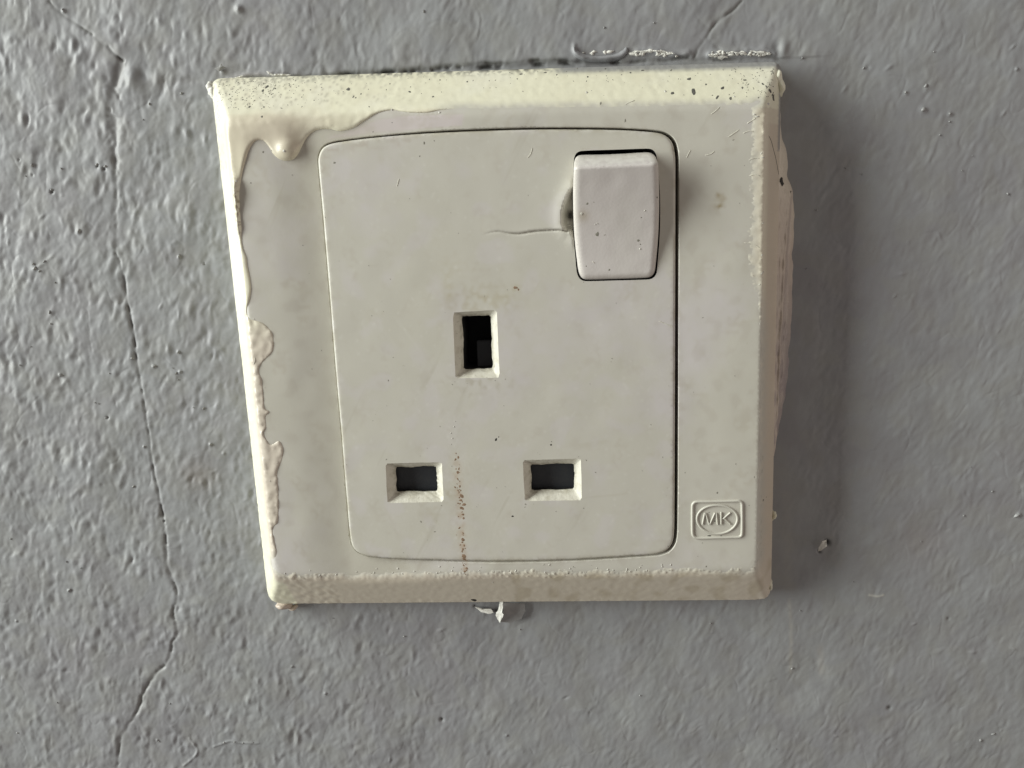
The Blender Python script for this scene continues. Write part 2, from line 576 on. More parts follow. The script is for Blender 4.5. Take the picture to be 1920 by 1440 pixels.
SLOT_PX = [([(849.3, 586), (931.7, 581), (937, 708), (854, 709)], [(865.3, 592.5), (920, 590.5), (924.4, 690), (869, 693)]),
           ([(723, 869), (828.6, 866.5), (831.8, 941), (726.5, 943.5)], [(742, 875.5), (817.4, 874), (820.6, 921), (744, 923)]),
           ([(980, 862.7), (1089, 859.5), (1091, 938), (984, 939.5)], [(994.7, 870.7), (1076, 869), (1076.5, 917), (997, 920)])]
SL_OUT = [quad_loop(o, ZI, .03, 30 + i) for i, (o, n) in enumerate(SLOT_PX)]
SL_IN = [quad_loop(n, ZI - 1.35, .16, 40 + i) for i, (o, n) in enumerate(SLOT_PX)]

crack_px = [(905, 440), (915, 437), (935, 434), (955, 437), (975, 438), (1000, 434), (1025, 432), (1050, 431.5), (1062, 434)]
CRACK = smooth_loop(U(*np.array(crack_px, float).T, ZI)[:, :2], .18, False)
chip_px = [(1078, 350), (1068, 357), (1061, 371), (1055, 388), (1052, 405), (1054, 422), (1059, 433), (1068, 436), (1080, 448), (1086, 400)]
CHIP = ccw(smooth_loop(U(*np.array(chip_px, float).T, ZI)[:, :2], .25))
pit = U(1069, 404, ZI)[:2]


def z_insert(x, y):
    x = np.asarray(x, float); y = np.asarray(y, float)
    z = ZI + .06 - .00011 * ((x + 3) ** 2 + y ** 2) + .012 * samp(n_mid, x + 7, y)
    d, _ = seg_dist(x, y, INS)
    d = d.reshape(x.shape)
    r = .42
    t = np.clip(1 - d / r, 0, 1)
    z = z - r * (1 - np.sqrt(np.maximum(0, 1 - t * t)))
    # recessed dip of the rocker surround
    # the long crack: lower lip sits under the raised upper lip
    dc, sd = seg_dist(x, y, CRACK, False); dc = dc.reshape(x.shape); sd = sd.reshape(x.shape)
    xe = np.clip((x - CRACK[0, 0]) / 6, 0, 1)
    z = z - .30 * xe * np.exp(-(dc / .13) ** 2) + .10 * xe * np.exp(-(dc / .8)) * (sd > 0)
    # chip beside the rocker
    ins = inside(x, y, CHIP).reshape(x.shape); dk, _ = seg_dist(x, y, CHIP); dk = dk.reshape(x.shape)
    # bulge round the break
    z = z + np.where(ins, 0, .28 * np.exp(-(dk / 1.1) ** 2)) * sstep(RBASE[:, 0].min() + .2, RBASE[:, 0].min() - .4, x)
    z = z - np.where(ins, sstep(0, .9, dk) * .95 + .25 * sstep(0, .12, dk), 0)
    dp = np.hypot(x - pit[0], (y - pit[1]) / 1.4)
    z = z - .9 * np.exp(-(dp / .45) ** 2)
    return z


def mixer(n):
    c = np.zeros((n, 4)); c[:, :3] = PL

    def add(rgb, a):
        a = np.clip(a, 0, 1).reshape(-1, 1); al = c[:, 3:4]; na = a + al * (1 - a)
        c[:, :3] = np.where(na > 1e-6, (np.array(rgb) * a + c[:, :3] * al * (1 - a)) / np.maximum(na, 1e-6), c[:, :3])
        c[:, 3:4] = na
    return c, add


def blob(x, y, px, py, rx, ry, z=ZI):
    p = U(px, py, z)
    return np.exp(-(((x - p[0]) / rx) ** 2 + ((y - p[1]) / ry) ** 2))


def stain_insert(x, y, z):
    c, add = mixer(len(x))
    w = np.clip(.55 + .45 * samp(n_fine, x * 1.5, y * 1.5), 0, 1)
    add((.60, .57, .565), .4 * np.clip(samp(n_mid, x * 1.2 + 30, y * 1.2) - .5, 0, 1))
    add((.46, .42, .30), .9 * blob(x, y, 840, 545, .55, 2.8) * w)
    add((.47, .43, .33), .8 * blob(x, y, 905, 560, 5.0, 2.2) * np.clip(.3 + samp(n_fine, x + 3, y), 0, 1))
    add((.44, .41, .33), .7 * blob(x, y, 893, 720, 5.5, 1.6) * np.clip(samp(n_fine, x + 8, y), 0, 1))
    add((.50, .47, .39), .22 * np.clip(samp(n_fine, x * .7 + 5, y * .7) - 1.0, 0, 1))
    add((.46, .42, .35), .25 * np.clip(samp(n_mid, x * 1.5, y * 1.1 + 9) - .8, 0, 1) * np.clip(.4 + samp(n_vfine, x, y), 0, 1))
    add((.68, .67, .61), .35 * np.clip(samp(n_vfine, x * .8, y * .8 + 4) - 1.3, 0, 1))
    add((.42, .37, .24), .7 * blob(x, y, 968, 541, .6, .5) * w)
    add((.51, .48, .36), .5 * blob(x, y, 940, 560, 2.6, 1.4) * w)
    add((.50, .47, .37), .35 * blob(x, y, 850, 500, 3, 2) * w)
    add((.46, .43, .34), .4 * blob(x, y, 700, 590, 1.2, .9) * w)
    add((.48, .44, .33), .5 * blob(x, y, 1228, 852, 1.3, .35) * w)
    add((.42, .38, .27), .5 * blob(x, y, 842, 925, 1.0, 1.5) * w)
    add((.47, .43, .33), .45 * blob(x, y, 808, 960, 1.8, 1.3) * w)
    # rust run
    ys = U(855, 850, ZI)[1]
    xr = U(855, 850, ZI)[0] + (ys - y) * (U(872, 1085, ZI)[0] - U(855, 850, ZI)[0]) / (ys - U(872, 1085, ZI)[1])
    add((.45, .35, .25), .75 * np.exp(-((x - xr) / .55) ** 2) * sstep(ys + 1, ys - 3, y) * np.clip(.6 + .6 * samp(n_fine, x, y * .8), 0, 1))
    add((.74, .73, .68), .5 * blob(x, y, 850, 812, .7, 2.4) * np.clip(.3 + samp(n_vfine, x, y), 0, 1))
    # old pink paint traces along the top edge
    d, _ = seg_dist(x, y, INS)
    add((.47, .42, .36), .55 * np.exp(-((d - .9) / .7) ** 2) * (y > 28) * (x < -12) * np.clip(.2 + samp(n_fine, x * .6, y * 1.6), 0, 1))
    add((.40, .37, .28), .55 * np.exp(-(d / .5) ** 2) * np.clip(.3 + samp(n_mid, x * 2, y * 2), 0, 1))  # seam grime and painted occlusion on the insert's own edge
    ins = inside(x, y, CHIP); dk, _ = seg_dist(x, y, CHIP)
    add((.40, .385, .32), np.where(ins, .8, 0) * sstep(.1, .5, dk))
    add((.05, .05, .045), .9 * np.exp(-(np.hypot(x - pit[0], (y - pit[1]) / 1.4) / .42) ** 2))
    dc, _ = seg_dist(x, y, CRACK, False)
    add((.25, .23, .19), .6 * np.exp(-(dc / .12) ** 2) * sstep(CRACK[0, 0] + 1, CRACK[0, 0] + 5, x))
    return c


cx0, cx1 = CHIP.min(0), CHIP.max(0)
gx, gy = np.meshgrid(np.arange(cx0[0] - 1.2, cx1[0] + .2, .17), np.arange(cx0[1] - 1.2, cx1[1] + 1.2, .17))
insert = sheet('socket_insert', INS, [ROPEN] + SL_OUT, z_insert, .6, m_plastic, root, rings=(.06, .14, .26, .42),
               feats=[(CRACK, (-.5, -.25, -.12, 0, .12, .25, .5), False)], skirt=2.5, hole_skirt=None,
               colf=stain_insert, extra=np.stack([gx.ravel(), gy.ravel()], 1))
# walls of the rocker opening
n = len(ROPEN); zt = z_insert(ROPEN[:, 0], ROPEN[:, 1])
V = np.concatenate([np.column_stack([ROPEN, zt]), np.column_stack([ROPEN - normals(ROPEN) * .03, zt * 0 + 2.5])])
i = np.arange(n); j = (i + 1) % n
mk('switch_well', V, np.concatenate([np.stack([i, j, j + n], 1), np.stack([i, j + n, i + n], 1)]), m_dark, insert)

# pin slots: tapered mouths and their throats
for k in range(3):
    o, q = SL_OUT[k], SL_IN[k]
    n = len(o); cen = q.mean(0)
    rr = np.random.default_rng(60 + k)
    rings = []
    zt = z_insert(o[:, 0], o[:, 1])
    steps = [0, .04, .12, .35, .6, .85, .97, 1.0]
    for s in steps:
        p = o * (1 - s) + q * s
        z = zt * (1 - s) + (ZI - 1.35) * s
        if 0 < s < .1: z = z + .01
        if .1 < s < 1: p = p + rr.standard_normal(p.shape) * .025; z = z + rr.standard_normal(n) * .03
        rings.append(np.column_stack([p, z]))
    rings.append(np.column_stack([q, np.full(n, ZI - 1.6)]))
    V = np.concatenate(rings); F = []
    for r in range(len(rings) - 1):
        for a in range(n):
            b = (a + 1) % n
            F.append((r * n + a, (r + 1) * n + a, (r + 1) * n + b, r * n + b))
    w = np.clip(.5 + .5 * samp(n_vfine, V[:, 0], V[:, 1]), 0, 1)
    c = np.zeros((len(V), 4)); c[:, :3] = (.30, .28, .20)
    c[:, 3] = .6 * w * (V[:, 2] < ZI - 1.0)
    # dirt in the right-hand bottom corner of the live slot
    if k == 1:
        pp = U(815, 932, ZI - .6); c[:, 3] = np.maximum(c[:, 3], .6 * np.exp(-((V[:, 0] - pp[0]) ** 2 + (V[:, 1] - pp[1]) ** 2) / 1.2) * w)
    mk('pin_slot', V, F, m_slot, insert, c)
    # throat
    V = np.concatenate([np.column_stack([q + (cen - q) * -.01, np.full(n, ZI - 1.58)]), np.column_stack([q, np.full(n, 1.0)])])
    i = np.arange(n); j = (i + 1) % n
    mk('slot_throat', V, np.concatenate([np.stack([i, i + n, j + n], 1), np.stack([i, j + n, j], 1)]), m_dark, insert)


def box(name, x0, x1, y0, y1, z0, z1, mat, parent, r=.15, tilt=0.0):
    bm = bmesh.new()
    bmesh.ops.create_cube(bm, size=1)
    for v in bm.verts:
        v.co = Vector((x0 + (x1 - x0) * (v.co.x + .5), y0 + (y1 - y0) * (v.co.y + .5), z0 + (z1 - z0) * (v.co.z + .5)))
        v.co.z += tilt * (v.co.y - y0) * (v.co.z > (z0 + z1) / 2)
    bmesh.ops.bevel(bm, geom=bm.edges[:], offset=r, segments=2, affect='EDGES')
    V = [tuple(v.co) for v in bm.verts]; F = [[v.index for v in f.verts] for f in bm.faces]
    bm.free()
    return mk(name, V, F, mat, parent, smooth=False)


for k in (1, 2):
    lo, hi = SL_IN[k].min(0), SL_IN[k].max(0)
    box('shutter', lo[0] - .8, hi[0] + .8, lo[1] - .6, hi[1] + .6, 3.2, ZI - 2.5, m_shutter, insert, tilt=.06)
lo, hi = SL_IN[0].min(0), SL_IN[0].max(0)
box('shutter', lo[0] + 1.9, hi[0] + .5, lo[1] - .5, lo[1] + 4.1, 2.2, ZI - 3.8, m_shutter, insert, tilt=-.1)

# --- rocker
RH = 4.4
ridgeL = U(1082, 313, ZI + RH)[:2]; ridgeR = U(1224, 307, ZI + RH)[:2]
rtop = RBASE[:, 1].max(); rbot = RBASE[:, 1].min()


def z_rocker(x, y):
    x = np.asarray(x, float); y = np.asarray(y, float)
    yr = ridgeL[1] + (x - ridgeL[0]) * (ridgeR[1] - ridgeL[1]) / (ridgeR[0] - ridgeL[0])
    yt = RBASE[:, 1].max() + (x - ridgeR[0]) * (ridgeR[1] - ridgeL[1]) / (ridgeR[0] - ridgeL[0])
    t = np.clip((yr - y) / (yr - rbot), -.3, 1.1)
    face = ZI + .30 + (RH - .30) * (1 - (1.75 * t - .75 * t * t))
    top = ZI + RH - (y - yr) * (RH - .6) / (yt - yr)
    z = smin(face, top, .85)
    d, _ = seg_dist(x, y, RBASE); d = d.reshape(x.shape)
    r = 1.0
    q = np.clip(1 - d / r, 0, 1)
    return z - .75 * r * (1 - np.sqrt(np.maximum(0, 1 - q * q))) + .01 * samp(n_mid, x * 2, y * 2)


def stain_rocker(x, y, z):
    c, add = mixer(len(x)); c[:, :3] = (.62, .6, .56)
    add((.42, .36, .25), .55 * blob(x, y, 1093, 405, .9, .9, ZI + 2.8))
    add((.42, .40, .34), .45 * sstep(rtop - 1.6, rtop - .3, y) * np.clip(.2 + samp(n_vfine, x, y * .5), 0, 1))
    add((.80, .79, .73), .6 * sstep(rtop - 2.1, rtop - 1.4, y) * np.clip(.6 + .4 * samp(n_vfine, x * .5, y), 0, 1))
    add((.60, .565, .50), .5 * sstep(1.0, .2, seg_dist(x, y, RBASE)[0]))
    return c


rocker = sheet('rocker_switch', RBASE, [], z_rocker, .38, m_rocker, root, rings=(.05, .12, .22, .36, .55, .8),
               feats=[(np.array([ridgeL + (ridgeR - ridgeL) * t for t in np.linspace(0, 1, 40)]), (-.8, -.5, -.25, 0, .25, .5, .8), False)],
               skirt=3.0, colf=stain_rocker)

# ------------------------------------------------------------------ cream paint brushed over the rims, with its drip
left_up = [(512, 1064), (509, 1053), (519, 1039), (515, 1017), (511, 992), (521, 978), (522, 925), (520, 883), (528, 864), (531, 842),
           (523, 827), (508, 834), (498, 822), (494, 812), (499, 801), (498, 781), (505, 772), (496, 765), (494, 743), (491, 712),
           (485, 694), (492, 679), (511, 659), (513, 640), (509, 622), (491, 605), (467, 597), (463, 579), (468, 562), (471, 543),
           (469, 523), (464, 498), (462, 482), (456, 466), (453, 445), (453, 427), (450, 394), (449, 362), (453, 332), (461, 299),
           (469, 277), (480, 264), (494, 264), (505, 276), (512, 288), (523, 298), (537, 302), (550, 299), (559, 289), (566, 275), (577, 256), (594, 244),
           (618, 242), (637, 246), (662, 240), (683, 227), (708, 212), (735, 206), (754, 209), (773, 211), (800, 211), (827, 206),
           (862, 204), (900, 205)]
r2 = np.random.default_rng(5)
toprun = [(900 + 22 * i, 205 - 7 * i * 22 / 520 + r2.uniform(-.6, .8)) for i in range(1, 24)]
right = []
y = 200
while y < 1060:
    fr = 1.0 if y < 560 else .35
    base = 1433 - 26 * float(sstep(640, 480, y)) - 6 * math.sin((y - 200) / 860 * 3.1) - (y > 700) * (y - 700) * .030
    right.append((base + r2.normal(0, 1.5), y))
    y += r2.uniform(13, 26)
bottom = []
x = 1402
while x > 530:
    t = (1402 - x) / 870
    yb = 1064 + 9 * t
    bottom.append((x, yb + r2.normal(0, 2)))
    x -= r2.uniform(12, 30)
inner_px = left_up + toprun + [(1422, 191)] + right + bottom
COATIN = Us(smooth_loop(inner_px, 3.2), z_frame)
COATIN = ccw(COATIN)
COATOUT = OUT + normals(OUT) * .12
drip = [(542, 281, 1.5, 1.3, .72), (535, 262, 1.9, 1.8, .25), (520, 240, 4.0, 1.6, .22), (443, 352, .55, 1.3, .55), (446, 380, .5, 1.6, .5),
        (447, 420, .4, 1.6, .35), (463, 300, 1.0, 3.0, .12), (735, 195, 3, .7, .10), (610, 228, 4, 1.2, .15)]
dripc = [(Us([(a, b)], z_frame)[0], c, d, e) for a, b, c, d, e in drip]


def z_coat(x, y):
    x = np.asarray(x, float); y = np.asarray(y, float)
    zf = z_frame(x, y)
    d, _ = seg_dist(x, y, COATIN); d = d.reshape(x.shape)
    T = np.where((y < 27) & (x < 0), .17, .24) * sstep(30, 10, x) + .11 * (1 - sstep(30, 10, x))
    T = np.where(y < -30, .13, T)
    T = np.where((x < -30) & (y < 8), .13 + .05 * np.clip(samp(n_fine, x, y), -1, 1), T)
    q = np.clip(1 - d / .42, 0, 1)
    soft = np.clip(sstep(34, 37, x) + sstep(-30, -33, y) + sstep(-9, -4, x) * (y > 30), 0, 1)
    t = T * np.sqrt(np.maximum(0, 1 - q * q)) * (1 - soft) + soft * T * .9 * sstep(0, np.where((x > 34) & (y < 32), 2.0, 1.1), d)
    k = sstep(0, .5, d)
    for p, rx, ry, h in dripc:
        t = t + h * np.exp(-(((x - p[0]) / rx) ** 2 + ((y - p[1]) / ry) ** 2) ** 1.3) * np.sqrt(k)
    zone_r = (x > 33) * 1.0; zone_b = (y < -33) * 1.0
    lum = .032 * np.clip(samp(n_strokeh, x, y), -1, 2.5) * zone_r * sstep(8.0, 8.6, zf) * (.35 + .65 * sstep(-5, 8, y)) \
        + .035 * np.clip(samp(n_strokev, x, y), -1, 2.5) * zone_b * sstep(7.8, 8.5, zf) \
        + .012 * samp(n_vfine, x, y) * sstep(0, -30, y) \
        + .012 * samp(n_vfine, x, y) * sstep(37, 40, y) + .012 * samp(n_fine, x, y) * ((y > 34) | zone_r.astype(bool) | zone_b.astype(bool))
    lum = lum + .075 * np.clip(samp(n_vfine, x, y) - .7, 0, 1.2) * zone_b * (x < 28) * sstep(7.6, 8.4, zf) * sstep(.2, .8, d) * np.clip(.5 + .8 * samp(n_fine, x * .7, y * 0), 0, 1.3) \
        + .045 * np.clip(samp(n_vfine, x * .6, y * 1.2 + 5) - .6, 0, 1.2) * (x > 34) * (y > 3) * sstep(7.6, 8.4, zf) * sstep(.3, 1.2, d)
    t = t + lum * k
    return zf + t - .015


def stain_coat(x, y, z):
    c, add = mixer(len(x)); c[:, :3] = (.83, .8, .63)
    w = np.clip(.5 + .5 * samp(n_fine, x, y), 0, 1)
    # on the flat the paint is thinner and beiger; low left it is pinkish
    flat = sstep(7.9, 8.5, z)
    add((.66, .60, .46), .80 * flat * sstep(20, 34, y) * (x < 10) * sstep(39.5, 36.5, y))
    add((.61, .54, .46), .85 * sstep(-40.2, -39.4, x) * sstep(12, 2, y) * (x < 0) * sstep(7.2, 8.3, z))
    add((.68, .62, .50), .8 * sstep(36.5, 38.5, x) * (y < 36))
    add((.62, .54, .44), .7 * sstep(34, 39.5, x) * (y < 34) * sstep(8.2, 7.0, z))
    add((.66, .595, .49), .85 * sstep(-33, -36.5, y) * (x > -38))
    add((.42, .35, .22), .38 * sstep(-34, -36.5, y) * np.clip(samp(n_mid, x * 1.6, y * 1.6) - .2, 0, 1) * (x > 0))
    soft = np.clip(sstep(34, 37, x) + sstep(-30, -33, y) + sstep(-9, -4, x) * (y > 30), 0, 1)
    dd, _ = seg_dist(x, y, COATIN)
    # fine grime on the upper left bevel
    g = sstep(7.9, 6.5, z) * (y > 30)
    add((.45, .44, .35), .75 * g * np.clip(samp(n_vfine, x, y) - .55, 0, 1) * (sstep(-5, -30, x) * .9 + .15))
    add((.36, .35, .29), .8 * sstep(4.3, 3.2, z) * (y > 30) * np.clip(.4 + samp(n_vfine, x * .7, y), 0, 1))
    add((.62, .55, .46), .5 * blob(x, y, 515, 250, 7, 3))
    # grey wall paint and dirt lapped on to the top side
    add((.30, .30, .295), .95 * sstep(4.2, 3.4, z) * sstep(8, 11, x) * (y > 30))
    add((.09, .09, .085), .8 * sstep(3.6, 3.1, z) * sstep(-40, -12, x) * sstep(9, 6, x) * (y > 30) * np.clip(.5 + samp(n_fine, x, y), 0, 1))
    add(PL, soft * sstep(np.where(y > 30, 1.5, np.where(x > 34, 2.4, 1.5)), .1, dd) * np.clip(.9 - .15 * samp(n_fine, x, y), 0, 1))
    p = Us([(445, 385)], z_frame)[0]
    add((.25, .20, .12), .9 * np.exp(-((x - p[0]) / .55) ** 2 - ((y - p[1]) / 4.2) ** 2) * np.clip(.4 + samp(n_vfine, x, y), 0, 1))
    return c


coat = sheet('paint_coat', COATOUT, [COATIN], z_coat, .42, m_cream, root, rings=(.05, .12, .22, .36, .55),
             feats=[(ccw(round_poly(Ic, [2.0, 1.6, 2.2, 2.4], .4)), (-.7, -.35, 0, .35, .7), True)], skirt=-1.0, hole_skirt=7.0, colf=stain_coat,
             label='thick yellowed cream paint over the rims, with a drip at top left')

# ------------------------------------------------------------------ maker's emblem
emb = bpy.data.objects.new('emblem', None); col.objects.link(emb); emb.parent = root
e = lambda p: Us(np.array(p, float), z_frame)
zz = z_frame


def epx(pts): return [(1280 + a / 13.09, 920 + b / 13.09) for a, b in pts]


bd = epx([(237, 400), (250, 330), (310, 278), (430, 268), (850, 262), (1250, 250), (1370, 248), (1430, 275), (1452, 330), (1456, 500), (1458, 800),
          (1455, 1020), (1438, 1100), (1370, 1137), (1200, 1142), (850, 1150), (430, 1162), (320, 1150), (258, 1100), (238, 1020), (235, 700)])
tube('border', ccw(smooth_loop(e(bd), .15)), .23, zz, m_plastic, emb, closed=True, h=.30)
ov = epx([(845 + 497 * math.cos(t) + 12 * math.sin(2 * t), 705 - 352 * math.sin(t)) for t in np.linspace(0, 2 * math.pi, 48, endpoint=False)])
tube('oval_ring', ccw(smooth_loop(e(ov), .15)), .19, zz, m_plastic, emb, closed=True, h=.28)


def letter(strokes):
    VV, FF, b = [], [], 0
    for s in strokes:
        P = e(epx(s)); P = smooth_loop(P, .1, False)
        V, F = tube('', P, .13, zz, None, closed=False, h=.30, build=False)
        VV.append(V); FF += [tuple(q + b for q in f) for f in F]; b += len(V)
    mk('letter', np.concatenate(VV), FF, m_plastic, emb)


letter([[(480, 828), (540, 540)], [(560, 545), (645, 825)], [(660, 825), (790, 540)], [(822, 545), (855, 828)]])
letter([[(942, 525), (942, 825)], [(1165, 535), (985, 690)], [(1010, 670), (1170, 815)]])

# ------------------------------------------------------------------ specks, crumbs and streaks of dirt
def any_surface(x, y):
    x = np.atleast_1d(np.asarray(x, float)); y = np.atleast_1d(np.asarray(y, float))
    z = z_frame(x, y)
    zi = z_insert(x, y); i1 = inside(x, y, INS)
    zc = z_coat(x, y); ic = inside(x, y, COATOUT) & ~inside(x, y, COATIN)
    zr = z_rocker(x, y); ir = inside(x, y, RBASE)
    z = np.where(i1, zi, z); z = np.where(ic, np.maximum(zc, z), z); z = np.where(ir, zr, z)
    return z


def specks(name, pts, mat, parent=root, surf=any_surface, h=.03, seed=1, jag=.3, label=None):
    """pts: (px, py, radius mm, stretch, angle); each an irregular low dome lying on the surface"""
    r = np.random.default_rng(seed)
    pts = [p for p in pts if surf is not any_surface or not any(a - 3 < p[0] < b + 3 and c_ - 3 < p[1] < d + 3 for a, b, c_, d in ((849, 938, 582, 709), (722, 832, 866, 943), (980, 1091, 860, 939)))]
    pts = np.array([list(p) + [1, 0] * (len(p) == 3) for p in pts], float)
    c = Us(pts[:, :2], surf)
    V, F = [], []
    k = 8
    for (x0, y0), (_, _, rad, st, an) in zip(c, pts):
        a = np.arange(k) * 2 * math.pi / k + r.uniform(0, 1)
        rr = rad * (1 + r.uniform(-jag, jag, k))
        dx = np.cos(a) * rr * st; dy = np.sin(a) * rr
        X = x0 + dx * math.cos(an) - dy * math.sin(an); Y = y0 + dx * math.sin(an) + dy * math.cos(an)
        b = len(V)
        V += [(X[i], Y[i], -.01) for i in range(k)]
        V += [(x0 + (X[i] - x0) * .6, y0 + (Y[i] - y0) * .6, h * .8) for i in range(k)]
        V.append((x0, y0, h))
        for i in range(k):
            j = (i + 1) % k
            F += [(b + i, b + j, b + k + j, b + k + i), (b + k + i, b + k + j, b + 2 * k)]
    V = np.array(V)
    V[:, 2] += surf(V[:, 0], V[:, 1])
    return mk(name, V, F, mat, parent, kind='stuff', label=label)


rs = np.random.default_rng(21)
pt = []
# tiny grime on the top bevel: dense on the left, thinner along
for _ in range(210):
    x = 408 + abs(rs.normal(0, 95)); y = 153 + rs.beta(1.0, 1.6) * 55 - (x - 408) * .03
    pt.append((x, y, rs.uniform(.03, .085), rs.uniform(1, 2.2), rs.uniform(-.6, 1)))
for _ in range(90):
    x = rs.uniform(560, 1440); y = 146 - (x - 430) * .030 + rs.beta(1, 2) * 50 + 2
    pt.append((x, y, rs.uniform(.03, .08), rs.uniform(1, 2), rs.uniform(0, 3)))
for _ in range(70):
    x = 1450 - abs(rs.normal(0, 40)); y = rs.uniform(128, 185)
    pt.append((x, y, rs.uniform(.03, .10), rs.uniform(1, 2.5), rs.uniform(0, 3)))
specks('grime_specks', pt, m_dirt2, seed=3)
big = [(493, 170, .2, 1.3, 1), (500, 163, .18, 1.8, .9), (516, 166, .14), (468, 200, .20), (495, 201, .12), (491, 219, .17), (653, 167, .28), (663, 181, .14, 2, .8),
       (667, 183, .13), (677, 176, .13), (731, 157, .10), (589, 188, .12), (566, 182, .1), (542, 157, .1), (812, 181, .16), (876, 153, .17), (825, 150, .1),
       (692, 200, .1), (409, 220, .09), (430, 177, .1), (445, 175, .1), (455, 187, .11), (768, 172, .11, 2.2, -.4), (1135, 129, .13), (1102, 144, .13), (1100, 152, .1),
       (1182, 136, .13), (1292, 148, .24, 1.6, 0), (1324, 158, .17), (1301, 172, .34, 1.7, 1.7), (1261, 175, .2, 1.5, .2), (1282, 178, .08), (1355, 165, .2, 1.5, .6),
       (1345, 182, .2, 1.7, .9), (1370, 184, .2, 1.4, 1.2), (1397, 150, .13, 2.5, 0), (1412, 147, .1), (1430, 157, .18, 1.6, -.7), (1437, 162, .15, 2, -.8),
       (1444, 170, .2, 1.8, -1), (1450, 183, .3, 1.8, -1.3), (1392, 165, .16), (1400, 181, .09), (1272, 148, .08), (977, 139, .13, 2.6, .1), (970, 148, .12),
       (1044, 140, .13), (1005, 148, .06), (1023, 136, .11, 3, -.2), (930, 164, .07), (1205, 132, .12, 2, 0), (1258, 132, .1), (1109, 170, .08), (1132, 179, .06),
       (472, 542, .05)]
specks('dirt_specks', big, m_dirt, seed=4)
mid = [(735, 84 + 146, .07), (795, 268, .15, 1.6, 1.4), (814, 264, .1), (493, 285, .2), (627, 305, .2), (1126, 194, .14, 1.6, 1.4), (1172, 226, .14, 2, 1.3),
       (1120, 439, .30, 1.25, 1.4), (1197, 451, .2), (1200.5, 458, .11), (1101, 382, .15, 1.4, .7), (1202, 408, .11), (1113, 379, .07), (1099, 499, .1), (1142, 506, .19),
       (1232, 370, .14, .8, 0), (697, 592, .08), (737, 670, .08), (725, 761, .05), (704, 777, .04), (699, 789, .07), (788, 855, .05), (1008, 849, .05), (1012, 852, .04),
       (789, 978, .12, 2, -.9), (815, 997, .10, 2.4, -.1), (1075, 1063, .13, 1.4, 1.4), (1065, 1075, .10, 1.8, 2), (1345, 924, .14, 1.6, 1.4), (1324, 1062, .12, 1.7, 1.1),
       (1317, 1018, .08), (470, 343, .12), (548, 328, .1), (497, 727, .05), (1431, 938, .2, 1, 0), (1437, 932, .1)]
for _ in range(70):
    mid.append((rs.uniform(500, 1420), rs.uniform(240, 1060), rs.uniform(.03, .075), rs.uniform(1, 3), rs.uniform(0, 3)))
for k_, (a_, b_) in enumerate([(850, 588), (852, 712), (938, 705), (932, 585), (726, 943), (830, 942), (984, 940), (1090, 938), (722, 868), (1090, 862)]):
    for _ in range(4):
        mid.append((a_ + rs.normal(0, 7), b_ + rs.normal(0, 5), rs.uniform(.04, .09), rs.uniform(1, 2.5), rs.uniform(0, 3)))
specks('faint_specks', mid, m_dirt2, seed=5)
blk = [(930, 824, .19, 1.5, 1.1), (935, 819, .08, 1.5, 1), (1033, 834, .15, 1.4, 1.3), (1034, 828, .07), (961, 968, .15, 1.5, .1), (888, 1125, .42, 1.3, 0),
       (1340, 977, .10, 1.6, 0), (1330, 1004.5, .10, 3.5, 0), (1352, 1004.5, .07, 2.5, 0), (1320, 991, .06, 1.8, -.4), (735, 230, .07), (847, 874, .06), (1083, 1080, .05)]
specks('black_specks', blk, m_black, seed=6)
ru = []
for _ in range(46):
    t = rs.uniform(0, 1); w = .8 if t < .3 else 1.0
    ru.append((855 + 17 * t + rs.normal(0, 3.4) * w, 846 + 236 * t + rs.normal(0, 3), rs.uniform(.06, .17), rs.uniform(1, 1.8), rs.uniform(0, 3)))
for a, b, c in [(855, 850, .09), (854, 861, .12), (858, 886, .16), (862, 912, .14), (866, 930, .24), (870, 946, .2), (866, 953, .22), (868, 965, .16), (868, 1012, .2), (870, 1023, .14),
                (870, 1043, .28), (871, 1049, .2), (864, 938, .18), (869, 972, .15), (868, 1030, .15), (872, 1072, .16), (875, 1066, .2), (873, 1077, .1), (966, 539, .2), (972, 543, .1)]:
    ru.append((a, b, c * 1.3, 1.5, rs.uniform(0, 3)))
specks('rust_spots', ru, m_rust, seed=7, h=.02)
# pale crumbs and nibs stuck in the paint
wh = [(1091, 401, .24), (1209, 395, .15), (1200, 467, .17), (1116, 421, .1), (1120, 419, .08), (735, 206, .16), (824, 211, .2), (1100, 173, .2), (1247, 171, .2), (444, 340, .16),
      (533, 283, .22), (506, 902, .1), (824, 1062, .16), (777, 1071, .15), (746, 1066, .18), (706, 1066, .12), (924, 1092, .12), (1377, 181, .15), (455, 598, .1), (476, 598, .1), (445, 455, .1),
      (1441, 195, .2, 1, 0), (907, 555, .07), (845, 812, .09), (851, 800, .1), (848, 822, .1), (853, 790, .06), (845, 833, .07)]
for _ in range(46):
    x = rs.uniform(530, 1260); wh.append((x, 1080 - (x - 530) * .012 - abs(rs.normal(0, 8)), rs.uniform(.05, .14), rs.uniform(1, 2.5), rs.uniform(1, 2)))
for _ in range(40):
    y = rs.uniform(200, 620)
    if _ < 9: wh.append((1428 - abs(rs.normal(0, 8)) + 3, y, rs.uniform(.05, .13), rs.uniform(1.4, 4), rs.uniform(-.1, .7)))
specks('paint_nibs', wh, m_plastic, seed=8, h=.07)
